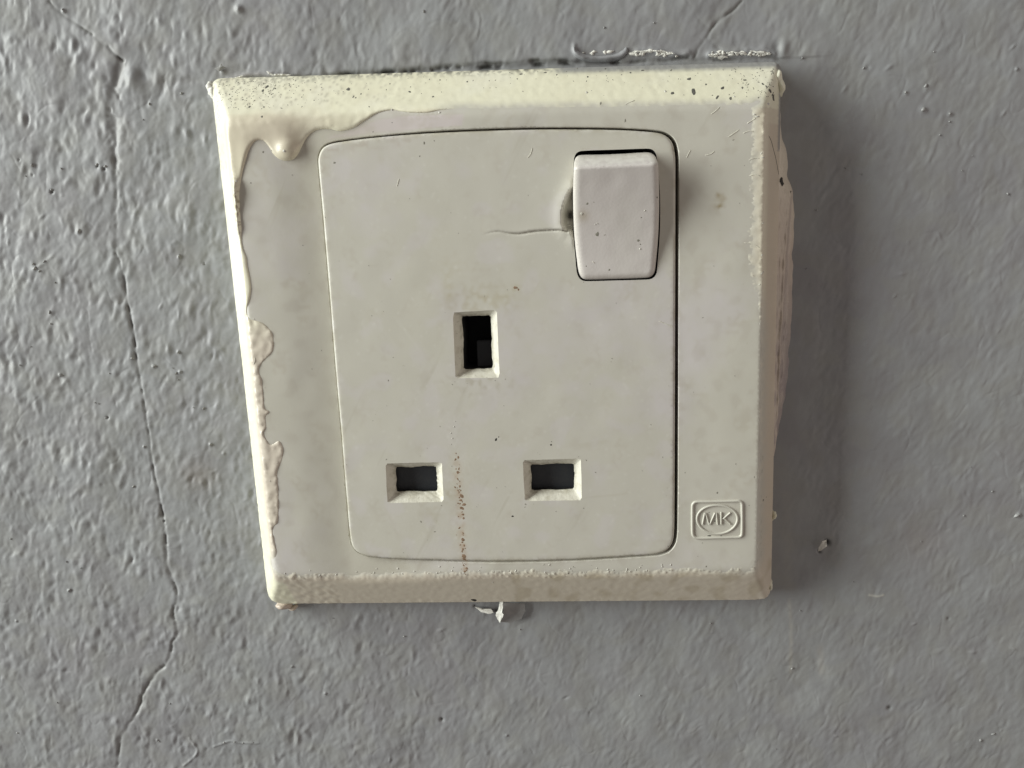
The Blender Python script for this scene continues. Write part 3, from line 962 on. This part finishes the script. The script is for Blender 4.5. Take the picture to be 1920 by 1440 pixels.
# scratches standing proud as thin burrs
sc_px = [[(989, 296), (995, 288), (998, 277)], [(1287, 296), (1291, 288), (1295, 281)], [(1365, 257), (1376, 250), (1386, 243)],
         [(1333, 214), (1343, 207), (1350, 200)], [(1322, 291), (1332, 289), (1340, 283)], [(744, 350), (746, 343), (748, 335)], [(475, 684), (478, 677), (478, 670)],
         [(1235, 602), (1250, 608), (1262, 613)], [(1172, 196), (1182, 191), (1190, 188)], [(1110, 490), (1113, 492), (1115, 494)], [(1400, 232), (1410, 226), (1417, 221)],
         [(1404, 300), (1416, 296), (1424, 297)], [(1395, 455), (1412, 458), (1424, 464)], [(1405, 330), (1415, 327), (1425, 330)], [(1393, 250), (1404, 246), (1414, 247)]]
VV, FF, b = [], [], 0
for s in sc_px:
    P = smooth_loop(Us(np.array(s, float), any_surface), .2, False)
    V, F = tube('', P, .055, any_surface, None, h=.07, k=5, taper=True, bury=.015, build=False)
    VV.append(V); FF += [tuple(q + b for q in f) for f in F]; b += len(V)
mk('scratch_burrs', np.concatenate(VV), FF, m_slot, root, kind='stuff')


def lump(name, px, py, z, rx, ry, rz, mat, parent, seed=0, an=0.0, sub=3, rough=.25, label=None):
    bm = bmesh.new(); bmesh.ops.create_icosphere(bm, subdivisions=sub, radius=1)
    r = np.random.default_rng(seed); ph = r.uniform(0, 6, 9); c0 = U(px, py, z)
    V = []
    for v in bm.verts:
        q = v.co
        k = 1 + rough * (math.sin(3 * q.x + ph[0]) * math.sin(2.5 * q.y + ph[1]) + .6 * math.sin(5 * q.z + ph[2] + 4 * q.x) * math.sin(6 * q.y + ph[3]))
        X, Y, Z = q.x * rx * k, q.y * ry * k, q.z * rz * k
        V.append((c0[0] + X * math.cos(an) - Y * math.sin(an), c0[1] + X * math.sin(an) + Y * math.cos(an), z + Z))
    F = [[v.index for v in f.verts] for f in bm.faces]; bm.free()
    return mk(name, V, F, mat, parent, label=label)


lump('paint_lump', 402, 172, 2.2, .85, 1.4, 1.6, m_chalk, root, 1, .1, label='whitish translucent paint lump on the top left corner')
lump('paint_lump', 1458, 155, 2.6, .9, 1.9, 1.8, m_cream, root, 4, label='cream paint lump on the top right corner')
lump('paint_lump', 1450, 966, 2.2, .5, .85, .8, m_cream, root, 3, label='small cream paint nib on the right side')
lump('paint_lump', 1443, 1096, 2.0, .55, 1.1, 1.2, m_cream, root, 5, label='cream paint nib at the bottom right corner')
lump('paint_lump', 534, 1134, 1.4, 1.3, .6, 1.3, m_ridge, root, 6, -.2, label='brownish paint blob under the bottom left corner')
lump('paint_lump', 549, 1139, 1.0, .9, .45, .9, m_ridge, root, 7, .3, label='smaller brownish paint blob under the bottom left corner')

# ------------------------------------------------------------------ the wall
X0, Y0 = U(960, 720, 0)[:2]
c4 = U([0, 1920, 1920, 0], [0, 0, 1440, 1440], 0)
xa, xb, ya, yb = c4[:, 0].min() - 2, c4[:, 0].max() + 2, c4[:, 1].min() - 2, c4[:, 1].max() + 2


def axis(a, b, s, far):
    mid = np.arange(a, b, s)
    out_ = []; v = b; st = s
    while v < far: v += st; st *= 1.06; out_.append(v)
    inn = []; v = a; st = s
    while v > -far: v -= st; st *= 1.06; inn.append(v)
    return np.array(inn[::-1] + list(mid) + out_)


GX = axis(xa, xb, .17, 420); GY = axis(ya, yb, .17, 420)
XX, YY = np.meshgrid(GX, GY)
H = np.zeros_like(XX)
COLW = np.zeros(XX.shape + (4,)); COLW[..., :3] = (.28, .287, .292)


def addw(rgb, a, sl=(slice(None), slice(None))):
    C = COLW[sl]; a = np.clip(a, 0, 1)[..., None]; al = C[..., 3:4]; na = a + al * (1 - a)
    C[..., :3] = np.where(na > 1e-6, (np.array(rgb) * a + C[..., :3] * al * (1 - a)) / np.maximum(na, 1e-6), C[..., :3])
    C[..., 3:4] = na


w_stip = field(1, 1.5, 5.2, ang=math.radians(76), stretch=1.6, size=110)
w_diag = field(2, 1.1, 4.4, ang=math.radians(64), stretch=2.2, size=110)
w_small = field(3, .6, 1.8, ang=math.radians(65), stretch=1.3, size=80)
w_big = field(4, 12, 40, size=200)
w_ridge = field(8, 5, 9, ang=math.radians(70), stretch=1.6, size=130)
w_mid2 = field(6, 3.5, 9, ang=math.radians(60), stretch=1.4, size=150)
w_vert = field(5, 2, 5, ang=math.radians(88), stretch=4, size=120)
lf = sstep(10, -45, XX)          # stippled left, brushed right
tops = sstep(48, 62, YY) * sstep(35, -10, XX)
wx = .12 * samp(w_mid2, XX + 11, YY); wy = .12 * samp(w_mid2, XX, YY + 23)
s = samp(w_stip, XX + wx, YY + wy); s = np.sign(s) * np.abs(s) ** 1.15
amp = np.clip(1 + .35 * samp(w_big, XX * 2 + 31, YY * 2), .35, 1.8)
H += .034 * s * amp * (.25 + .75 * lf) * (1 - .6 * tops)
H += .0135 * samp(w_diag, XX + wx, YY + wy) * amp[::-1, ::-1] * (.5 + .5 * (1 - lf))
H += .013 * samp(w_mid2, XX, YY)
ridg = np.abs(samp(w_ridge, XX, YY)); H -= .030 * np.exp(-(ridg / .10) ** 2) * np.clip(samp(w_big, XX * 3 + 9, YY * 3) + .1, 0, 1.4)
H += .0058 * samp(w_small, XX + wx, YY) * (.45 + .55 * lf)
H += .035 * samp(w_vert, XX, YY) * tops * .8
H += .085 * samp(w_big, XX, YY)
for sl_, a in ((1, 0),):
    addw((.235, .225, .23), .25 * np.clip(samp(w_big, XX * 1.7 + 50, YY * 1.7) , 0, 1))
    addw((.285, .285, .265), .3 * np.clip(samp(w_big, XX * 2.3, YY * 2.3 + 40), 0, 1))


def wsl(P, m):
    lo = P.min(0) - m; hi = P.max(0) + m
    i0, i1 = np.searchsorted(GY, lo[1]), np.searchsorted(GY, hi[1])
    j0, j1 = np.searchsorted(GX, lo[0]), np.searchsorted(GX, hi[0])
    return slice(i0, i1), slice(j0, j1)


def wline(px, w, depth, shoulder=0.0, side=0.0, tint=None, tw=None, ta=.6, wob=0.0, z=0.0, fade=False, step=.5):
    """groove (depth > 0) or bead (depth < 0) along a traced line in the wall paint"""
    P = U(*np.array(px, float).T, z)[:, :2]
    P = smooth_loop(P, step, False)
    if wob:
        q = np.convolve(rng.standard_normal(len(P) + 2), [.33, .34, .33], 'valid')
        P = P + normals(P, False) * (q * wob * 1.2)[:, None]
    m = max(w * 4, (tw or 0) * 3, 1.5)
    sl = wsl(P, m); x, y = XX[sl], YY[sl]
    d, sd = seg_dist(x, y, P, False); d = d.reshape(x.shape); sd = sd.reshape(x.shape)
    f = np.clip(.75 + .4 * samp(n_fine, x, y), .2, 1.4)
    f = np.clip(.75 + .55 * samp(n_mid, x * 1.7, y * 1.7 + 3) + .2 * samp(n_fine, x, y), .5, 1.4) if depth > 0 else .55 + .45 * f
    w = max(w, .24) if depth > 0 else w; depth = depth * (.42 if depth > 0 else 1); shoulder *= .25; wob = 0
    H[sl] -= depth * np.exp(-(d / w) ** 2) * f
    if shoulder: H[sl] += shoulder * np.exp(-((d - w * 2.2) / (w * 1.2)) ** 2)
    side *= .3
    if side: H[sl] += side * sd * np.exp(-(d / (w * 5))) * sstep(0, w, d)
    if tint is not None: addw(tint, ta * .85 * np.exp(-(d / max(tw or w, .19)) ** 2) * f, sl)


def wblob(px, py, rx, ry, h, tint=None, ta=.6, an=0.0, p=2):
    c = U(px, py, 0)[:2]; m = max(rx, ry) * 3
    sl = wsl(np.array([c, c]), m); x, y = XX[sl] - c[0], YY[sl] - c[1]
    u = x * math.cos(an) + y * math.sin(an); v = -x * math.sin(an) + y * math.cos(an)
    g = np.exp(-(np.hypot(u / rx, v / ry)) ** p)
    H[sl] += h * g
    if tint is not None: addw(tint, ta * g, sl)


DK = (.10, .098, .092)
# the long crack left of the socket
wline([(92, 2), (105, 17), (125, 34), (150, 50), (172, 64)], .16, .22, .03, 0, DK, .16, .85, .05)
wline([(172, 64), (190, 80), (204, 90)], .2, .10, .02)
wline([(203, 88), (212, 99), (222, 108), (230, 114)], .22, .45, .06, 0, (.03, .03, .03), .2, .95, .03)
wline([(228, 118), (222, 140), (214, 175), (212, 210)], .9, .30, .12, 0, (.22, .215, .205), .8, .5)
wline([(214, 175), (217, 240), (216, 300)], 1.0, .18, .05)
wline([(215, 290), (217, 340), (217, 400), (217, 475)], .30, .16, .05, .05, (.20, .20, .195), .3, .55, .04)
wline([(217, 475), (226, 495), (233, 530), (240, 575), (250, 625), (255, 665), (262, 712), (268, 745), (273, 772)], .20, .30, .04, .05, DK, .17, .8, .05)
wline([(273, 772), (281, 830), (284, 860), (290, 895), (297, 925), (303, 955), (308, 985), (311, 1020)], .24, .34, .06, .06, DK, .2, .75, .06)
wline([(311, 1020), (315, 1060), (325, 1090), (333, 1118), (327, 1140), (325, 1155), (332, 1175), (332, 1190), (322, 1205), (319, 1232), (306, 1250), (290, 1265), (270, 1300), (256, 1335),
       (232, 1375), (224, 1400), (221, 1440)], .30, .36, .08, .06, (.13, .127, .12), .25, .6, .09)
wline([(297, 925), (308, 985), (315, 1060), (333, 1118), (328, 1160), (332, 1190), (319, 1232), (290, 1265), (256, 1335), (224, 1400), (221, 1440)], .8, .16)
wline([(217, 300), (217, 400), (220, 480), (240, 575), (262, 712)], .6, .14)
wline([(222, 130), (214, 175), (213, 230), (216, 300)], .9, .38, 0, 0, (.22, .215, .21), .7, .25)
wline([(332, 1190), (345, 1170), (352, 1160)], .3, .2, .05)
wline([(352, 715), (348, 740), (340, 790), (350, 830), (347, 860)], .6, .10, .03)
wline([(190, 400), (175, 425), (155, 455), (137, 492)], .22, .07, .05)
wline([(240, 400), (255, 440), (275, 470)], .2, .07, .03)
wline([(100, 480), (80, 495), (65, 505)], .3, -.10, 0)
wline([(355, 1385), (370, 1410), (345, 1435)], .22, -.16, 0)
wline([(400, 1400), (430, 1391), (460, 1393), (485, 1392)], .18, -.14, 0, 0, None, None, 0, .1)
wline([(235, 190), (270, 195), (330, 155), (400, 155)], 1.2, .10)
wline([(285, 152), (330, 150), (372, 150)], .8, .22, .04, 0, (.24, .235, .23), .8, .4)
wblob(250, 150, 1.4, 2.0, .35); wblob(268, 140, .8, .8, -.3)
wblob(293, 148, .9, .9, .25)
# crack running up from the right part of the top edge
wline([(1392, 0), (1375, 18), (1352, 35), (1338, 48), (1325, 68), (1312, 88), (1303, 108)], .22, .26, .06, 0, (.14, .138, .13), .2, .7, .08)
wline([(1325, 70), (1338, 82), (1350, 92)], .2, .12, .04)
# dark dirty gap along the top edge, then the lifted paint lip
wline([(560, 146), (640, 142), (720, 139), (800, 134)], .28, .12, 0, 0, (.12, .12, .11), .24, .75, .1)
wline([(640, 141), (700, 137), (790, 132), (860, 126), (930, 124), (1000, 120), (1050, 118), (1110, 116), (1160, 115)], .45, .9, 0, 0, (.04, .04, .038), .5, .97, .08)
wline([(440, 148), (520, 146), (640, 141)], .3, .3, 0, 0, (.14, .138, .13), .3, .7, .1)
wline([(880, 119), (960, 117), (1010, 112)], .16, .2, 0, 0, (.1, .1, .095), .14, .8, .1)
wline([(1000, 113), (1050, 113), (1090, 117)], .18, .2, .05, 0, (.08, .08, .075), .15, .8)
wline([(1077, 85), (1078, 98), (1095, 110)], .3, -.25, 0)
wline([(1170, 90), (1150, 84), (1120, 86)], .8, .12)
wline([(1085, 112), (1150, 116), (1240, 112), (1290, 108)], .3, .45, 0, 0, (.12, .12, .115), .28, .8, .06)
wline([(1295, 112), (1360, 112), (1440, 106), (1462, 112)], .3, .35, 0, 0, (.15, .15, .145), .25, .7, .06)
wline([(1180, 102), (1220, 95), (1260, 103), (1290, 100)], .5, -.35)
wline([(1330, 103), (1380, 98), (1430, 96), (1450, 102)], .5, -.35)
wline([(430, 149), (450, 143), (480, 139), (530, 140)], .35, -.2, 0, 0, (.33, .31, .30), .4, .6)
wblob(1458, 90, .8, 1.0, -.35, (.15, .15, .15), .6); wblob(1466, 92, .8, 1.3, .45)
wline([(1480, 112), (1520, 115), (1600, 113)], .5, .08)
# pits and marks
for a, b, r, h, t in [(195, 317, .25, -.3, .8), (182, 312, .2, -.3, .8), (97, 360, .25, -.35, .85), (60, 328, .2, -.2, .5), (148, 435, .25, .3, 0), (36, 300, .15, -.2, .5), (382, 494, .15, -.2, .7),
                      (336, 482, .2, .3, 0), (307, 978, .17, -.3, .9), (130, 1107, .2, .35, .3), (202, 783, .2, -.25, .85), (270, 838, .16, .3, 0), (295, 1388, .2, .3, 0), (548, 1250, .15, .25, 0),
                      (1668, 1328, .4, -.25, .75), (828, 1350, .35, -.35, .75), (1698, 175, .3, .15, 0), (1735, 165, .35, .15, 0), (1780, 215, .3, .15, 0), (1730, 205, .5, .18, 0), (1503, 112, .12, -.2, .8),
                      (500, 965, .2, -.1, .2), (420, 850, .2, .2, 0), (334, 660, .18, .35, 0), (338, 697, .2, .3, 0), (288, 687, .2, .3, 0), (112, 703, .2, .3, 0), (30, 1165, .2, .25, 0), (395, 833, .22, .3, 0),
                      (1910, 965, .3, .3, 0), (1905, 130, .2, .3, 0), (118, 20, .25, .3, 0), (448, 17, .5, .5, 0), (418, 133, .4, .3, .3), (1778, 1160, .3, -.2, .4), (950, 1378, .2, .2, 0), (610, 1300, .2, .25, 0)]:
    wblob(a, b, r, r * 1.1, h, DK if t else None, t)
for _ in range(70):
    a, b = rng.uniform(0, 1920), rng.uniform(0, 1440)
    wblob(a, b, rng.uniform(.15, .3), rng.uniform(.3, .7), rng.uniform(.05, .16) * (1 if rng.random() < .7 else -1), an=rng.uniform(0, 3))
# dust shading under old drips, scuffs below right
wline([(1480, 1125), (1483, 1180), (1482, 1260)], .5, 0, 0, 0, (.48, .46, .40), .35, .38)
wline([(1538, 1215), (1540, 1260)], .7, 0, 0, 0, (.46, .42, .36), .6, .28)
wline([(1630, 1115), (1643, 1118), (1656, 1116)], .12, -.05, 0, 0, (.62, .62, .55), .14, .7)
wline([(1475, 930), (1478, 1100)], 1.0, 0, 0, 0, (.36, .35, .31), 1.0, .3)
wblob(370, 890, 3.5, 2.5, 0, (.27, .245, .225), .5)
wblob(1725, 1015, 5, 4, 0, (.31, .285, .28), .35)
# torn pit behind the flake
wblob(1551, 1017, .42, .55, -.8, (.015, .015, .015), .97, an=.7)
wblob(1536, 1034, .25, .4, -.4, (.03, .03, .03), .85, an=.7)
wblob(955, 1152, 3.0, 2.2, -.25)
wline([(890, 1136), (910, 1141), (932, 1146)], .22, .5, 0, 0, (.05, .05, .05), .2, .9)
# brushed-smooth zone right of the socket, grey paint lapping the plate sides
zone = sstep(52, 46, XX) * sstep(42, 44, XX) * (YY < 44) * (YY > -45)
H *= 1 - .75 * zone
# hide the sheet behind the socket
ins = (XX > OUT[:, 0].min() + 1.6) & (XX < OUT[:, 0].max() - 1.6) & (YY > OUT[:, 1].min() + 2.2) & (YY < OUT[:, 1].max() - 2.6)
H[ins] = -1.6
far = np.maximum(np.abs(XX), np.abs(YY))
H *= 1 - .5 * sstep(150, 300, far)
ny, nx = XX.shape
V = np.column_stack([XX.ravel(), YY.ravel(), H.ravel()])
idx = np.arange(nx * ny).reshape(ny, nx)
F = np.stack([idx[:-1, :-1].ravel(), idx[:-1, 1:].ravel(), idx[1:, 1:].ravel(), idx[1:, :-1].ravel()], 1)
wall = mk('wall', V, F, m_wall, None, COLW.reshape(-1, 4), kind='structure')
wall['label'] = 'grey painted plaster wall, lumpy and cracked, behind the socket'


def z_wall(x, y):
    x = np.atleast_1d(x); y = np.atleast_1d(y)
    j = np.clip(np.searchsorted(GX, x), 0, nx - 1); i = np.clip(np.searchsorted(GY, y), 0, ny - 1)
    return H[i, j]


# paint crumbs and nibs on the wall
cr = [(197, 312, .25), (181, 309, .2, 1.6, 1), (97, 356, .22), (148, 432, .26, 1.3, 1.5), (336, 480, .2, 1.5, 1.4), (382, 495, .12, 3, .2), (334, 662, .17), (289, 686, .25, 1.6, 0), (248, 672, .25), (115, 704, .2, 1.5, -.3),
      (65, 503, .22, 1.8, .8), (74, 508, .18, 1.6, .5), (62, 495, .16, 1.6, 1), (83, 490, .13, 2.5, .7), (178, 755, .12), (185, 757, .1), (200, 783, .1, 2.5, 0), (250, 912, .2, 1.4, .5), (270, 837, .14), (395, 833, .16),
      (131, 1105, .18), (547, 1250, .12), (298, 1390, .14), (420, 1392, .15, 2, 0), (440, 1391, .12, 2, 0), (455, 1393, .14), (474, 1392, .12), (20, 1010, .15), (1698, 173, .2), (1736, 160, .22, 1.5, 1), (1781, 213, .2),
      (1732, 205, .3, 1.8, .8), (1780, 228, .12), (1905, 967, .3, 1.6, .8), (1838, 1388, .22, 1.6, 1), (1862, 1376, .16, 3, .4), (1500, 1145, .14), (975, 1180, .14), (118, 18, .2), (324, 690, .12), (330, 700, .1, 3, 1),
      (205, 700, .13), (334, 712, .12), (58, 650, .1), (93, 585, .12, 3, 1.4), (95, 607, .12, 2, -.6), (340, 175, .18, 1.5, .4), (280, 195, .2), (60, 310, .14, 2, 1.5), (48, 330, .1)]
for _ in range(70):
    cr.append((rs.uniform(0, 1920), rs.uniform(0, 1440), rs.uniform(.05, .13), rs.uniform(1, 2.5), rs.uniform(0, 3)))
cr = [c for c in cr if not (400 < c[0] < 1490 and 110 < c[1] < 1135)]
specks('paint_crumbs', cr, m_greyflake, wall, z_wall, h=.22, seed=11)


# white torn edges of paint above the top edge
def chips(name, px_list, mat, parent, surf, seed, h, wid):
    r = np.random.default_rng(seed); VV, FF, b = [], [], 0
    for (x0, y0, x1, y1, n) in px_list:
        P = [(x0 + (x1 - x0) * i / n, y0 + (y1 - y0) * i / n + r.normal(0, 1.3)) for i in range(n + 1)]
        P = smooth_loop(Us(np.array(P), surf), .15, False)
        V, F = tube('', P, wid * r.uniform(.7, 1.3), surf, None, h=h, k=5, taper=True, bury=.03, build=False)
        V[:, 2] += r.uniform(0, .12, len(V)); VV.append(V); FF += [tuple(q + b for q in f) for f in F]; b += len(V)
    return mk(name, np.concatenate(VV), FF, mat, parent, smooth=False, kind='stuff')


chips('torn_paint_edges', [(1186, 99, 1215, 95, 4), (1215, 95, 1264, 101, 5), (1362, 101, 1376, 97, 3), (1376, 99, 1396, 98, 3), (1406, 95, 1440, 99, 5), (1328, 104, 1352, 102, 3),
                          (500, 138, 545, 141, 4), (430, 147, 455, 142, 3)], m_chalk, wall, lambda x, y: z_wall(x, y) + .35, 5, .14, .12)
ch = []
for a, b, n in ((1185, 1268, 20), (1325, 1452, 26), (1090, 1180, 6)):
    for _ in range(n):
        x = rs.uniform(a, b); ch.append((x, 102 - 3 * math.sin((x - a) / (b - a) * 3.1) + rs.normal(0, 2.5), rs.uniform(.1, .28), rs.uniform(1, 3.2), rs.uniform(-.4, .4)))
specks('plaster_chips', ch, m_chalk, wall, z_wall, h=.16, seed=31, jag=.6)
# rolled lip of grey paint standing off the wall above the plate
P = smooth_loop(U(*np.array([(1077, 88), (1079, 98), (1092, 106), (1115, 110), (1142, 109), (1162, 104), (1173, 95), (1175, 88)], float).T, .3)[:, :2], .3, False)
tube('paint_lip', P, .5, z_wall, m_wall, wall, h=.75, k=9, taper=True, bury=.1, label='rolled lip of grey paint above the top edge of the socket')

# ------------------------------------------------------------------ beige paint skin bridging the right side of the plate to the wall
ro = [(1461, 150), (1463, 187), (1464, 215), (1465, 247), (1471, 270), (1477, 293), (1477.5, 312), (1477, 330), (1483, 345), (1488, 363), (1489, 390), (1490, 413), (1488, 445), (1487, 480), (1487, 520), (1486, 560), (1485, 600),
      (1482, 635), (1480, 667), (1478, 700), (1475, 733), (1468, 770), (1460, 810), (1452, 850)]
PO = smooth_loop(U(*np.array(ro, float).T, .35)[:, :2], .35, False)
PO[:, 0] += .05 * samp(n_fine, PO[:, 1] * .55, PO[:, 1] * 0 + 3) - .12 * np.clip(samp(n_fine, PO[:, 1] * .3, PO[:, 1] * 0 + 9) - .6, 0, 1)
m_ = len(PO)
FY = U(*np.array([(1487, 345), (1480, 380), (1474, 430), (1470, 480), (1466, 560), (1461, 620), (1458, 700), (1455, 800)], float).T, 1.5)[:, :2]
T = np.linspace(0, 1, 26)
rowsV = []
ri = np.random.default_rng(9)
for kx, t in enumerate(T):
    ys = PO[:, 1]
    # plate side line at this height
    sx = np.interp(ys, [Oc[2, 1], Oc[1, 1]], [Oc[2, 0], Oc[1, 0]]) - .25
    x = sx * (1 - t) + PO[:, 0] * t
    z = 3.15 * (1 - t) ** 1.0 + .05 * t + .55 * math.sin(math.pi * t) + .05 * samp(n_fine, x * 2 + 5, ys) * math.sin(math.pi * t) \
        + .08 * samp(n_strokev, x, ys * .4) * math.sin(math.pi * t) * .5
    fx = np.interp(-ys, -FY[:, 1], FY[:, 0])
    fold = sstep(FY[0, 1], FY[0, 1] - 3, ys) * (.30 * np.exp(-((x - fx) / .22) ** 2) - .30 * np.exp(-((x - fx - .5) / .32) ** 2))
    z = z + fold
    rowsV.append(np.column_stack([x, ys, z]))
rowsV.append(np.column_stack([PO + [.12, 0], np.full(m_, -.5)]))
V = np.concatenate(rowsV); F = []
for r in range(len(rowsV) - 1):
    for a in range(m_ - 1):
        F.append((r * m_ + a, r * m_ + a + 1, (r + 1) * m_ + a + 1, (r + 1) * m_ + a)[::-1])
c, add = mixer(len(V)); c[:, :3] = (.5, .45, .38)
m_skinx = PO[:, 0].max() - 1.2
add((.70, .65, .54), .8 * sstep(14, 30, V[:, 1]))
add((.34, .30, .29), .9 * sstep(16, -6, V[:, 1]) * sstep(m_skinx - 1.5, m_skinx + .5, V[:, 0]))  # plate's shadow painted in: outer skin darkened lower down
add((.33, .28, .28), .7 * sstep(14, -10, V[:, 1]) * np.clip(.5 + samp(n_fine, V[:, 0], V[:, 1] * .3), 0, 1))  # more of that shadow put into the colour of the lower skin
fxv = np.interp(-V[:, 1], -FY[:, 1], FY[:, 0])
add((.36, .31, .29), .55 * np.exp(-((V[:, 0] - fxv - .45) / .3) ** 2) * sstep(FY[0, 1], FY[0, 1] - 3, V[:, 1]))
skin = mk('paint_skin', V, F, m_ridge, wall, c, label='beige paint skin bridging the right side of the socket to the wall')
SV = V.copy()


def z_skin(x, y):
    x = np.atleast_1d(x); y = np.atleast_1d(y)
    return np.array([SV[((SV[:, 0] - a) ** 2 + (SV[:, 1] - b) ** 2).argmin(), 2] for a, b in zip(x, y)]) + .05


hole = [(1466, 340, .42, .75, 0), (1465, 337, .36, .8, 0), (1467, 344, .36, .8, 0), (1456, 228, .14), (1483, 360, .13, 1.5, 1.5)]
specks('skin_holes', hole, m_black, wall, z_skin, h=.03, seed=41)
wl = smooth_loop(Us(np.array([(1441, 254), (1446, 265), (1450, 280), (1455, 300), (1460, 328)], float), lambda x, y: np.maximum(z_skin(x, y), z_frame(x, y))), .2, False)
tube('skin_split', wl, .06, lambda x, y: np.maximum(z_skin(x, y), z_coat(x, y)), m_black, wall, h=.05, k=5, taper=True, bury=.01)

# ------------------------------------------------------------------ peeling flakes
def flake(name, px, zs, mat, parent, th=.10, label=None):
    """thin curled flake: polygon traced in the photo, each corner at its own height; given a thickness"""
    c = np.array([U(a, b, z) for (a, b), z in zip(px, zs)])
    n = len(c); cen = c.mean(0); cen[2] += .12
    mid = (c + np.roll(c, -1, 0)) / 2
    loop = np.empty((2 * n, 3)); loop[0::2] = c; loop[1::2] = mid + rng.normal(0, .04, mid.shape)
    inner = loop * .5 + cen * .5
    top = np.concatenate([loop, inner, cen[None]]); bot = top.copy(); bot[:, 2] -= th
    V = np.concatenate([top, bot]); N2 = 2 * n; S = len(top); F = []
    for i in range(N2):
        j = (i + 1) % N2
        F += [(i, j, N2 + j, N2 + i), (N2 + i, N2 + j, 2 * N2), (S + j, S + i, S + N2 + i, S + N2 + j), (S + N2 + j, S + N2 + i, S + 2 * N2), (j, i, S + i, S + j)]
    return mk(name, V, F, mat, parent, smooth=False, label=label)


flake('paint_flake', [(938, 1127), (936, 1135), (934, 1143), (930, 1149), (929, 1153), (932, 1160), (937, 1168), (939, 1163), (942, 1158), (944, 1152), (941, 1148), (943, 1139), (943, 1128)], [2.4, 2.1, 1.9, 1.5, 1.3, 1.1, 1.3, 1.8, 2.1, 2.5, 2.5, 2.4, 2.6], m_chalk, wall, label='white fold of peeling paint below the socket')
flake('paint_flake', [(942, 1130), (944, 1152), (938, 1166), (958, 1168), (978, 1160), (985, 1146), (984, 1132)], [1.3, 1.6, 1.0, .8, .9, .9, .8], m_greyflake, wall, label='grey curl of peeling paint below the socket')
flake('paint_flake', [(890, 1138), (902, 1148), (916, 1151), (925, 1149), (921, 1142), (905, 1142)], [.5, .6, .9, .9, .7, .6], m_chalk, wall, label='pale sliver of lifted paint below the socket')
flake('paint_flake', [(1550, 1012), (1542, 1015), (1535, 1027), (1534, 1034), (1543, 1030), (1551, 1024)], [1.3, 1.5, 1.0, .6, 1.3, 1.7], m_chalk, wall, label='loose pale chip beside a dark pit right of the socket')
flake('paint_flake', [(402, 128), (411, 124), (414, 119), (417, 124), (424, 126), (416, 130), (410, 134)], [.5, .8, 1.1, .9, .5, .5, .4], m_greyflake, wall, label='tiny star-shaped flake above the top left corner')
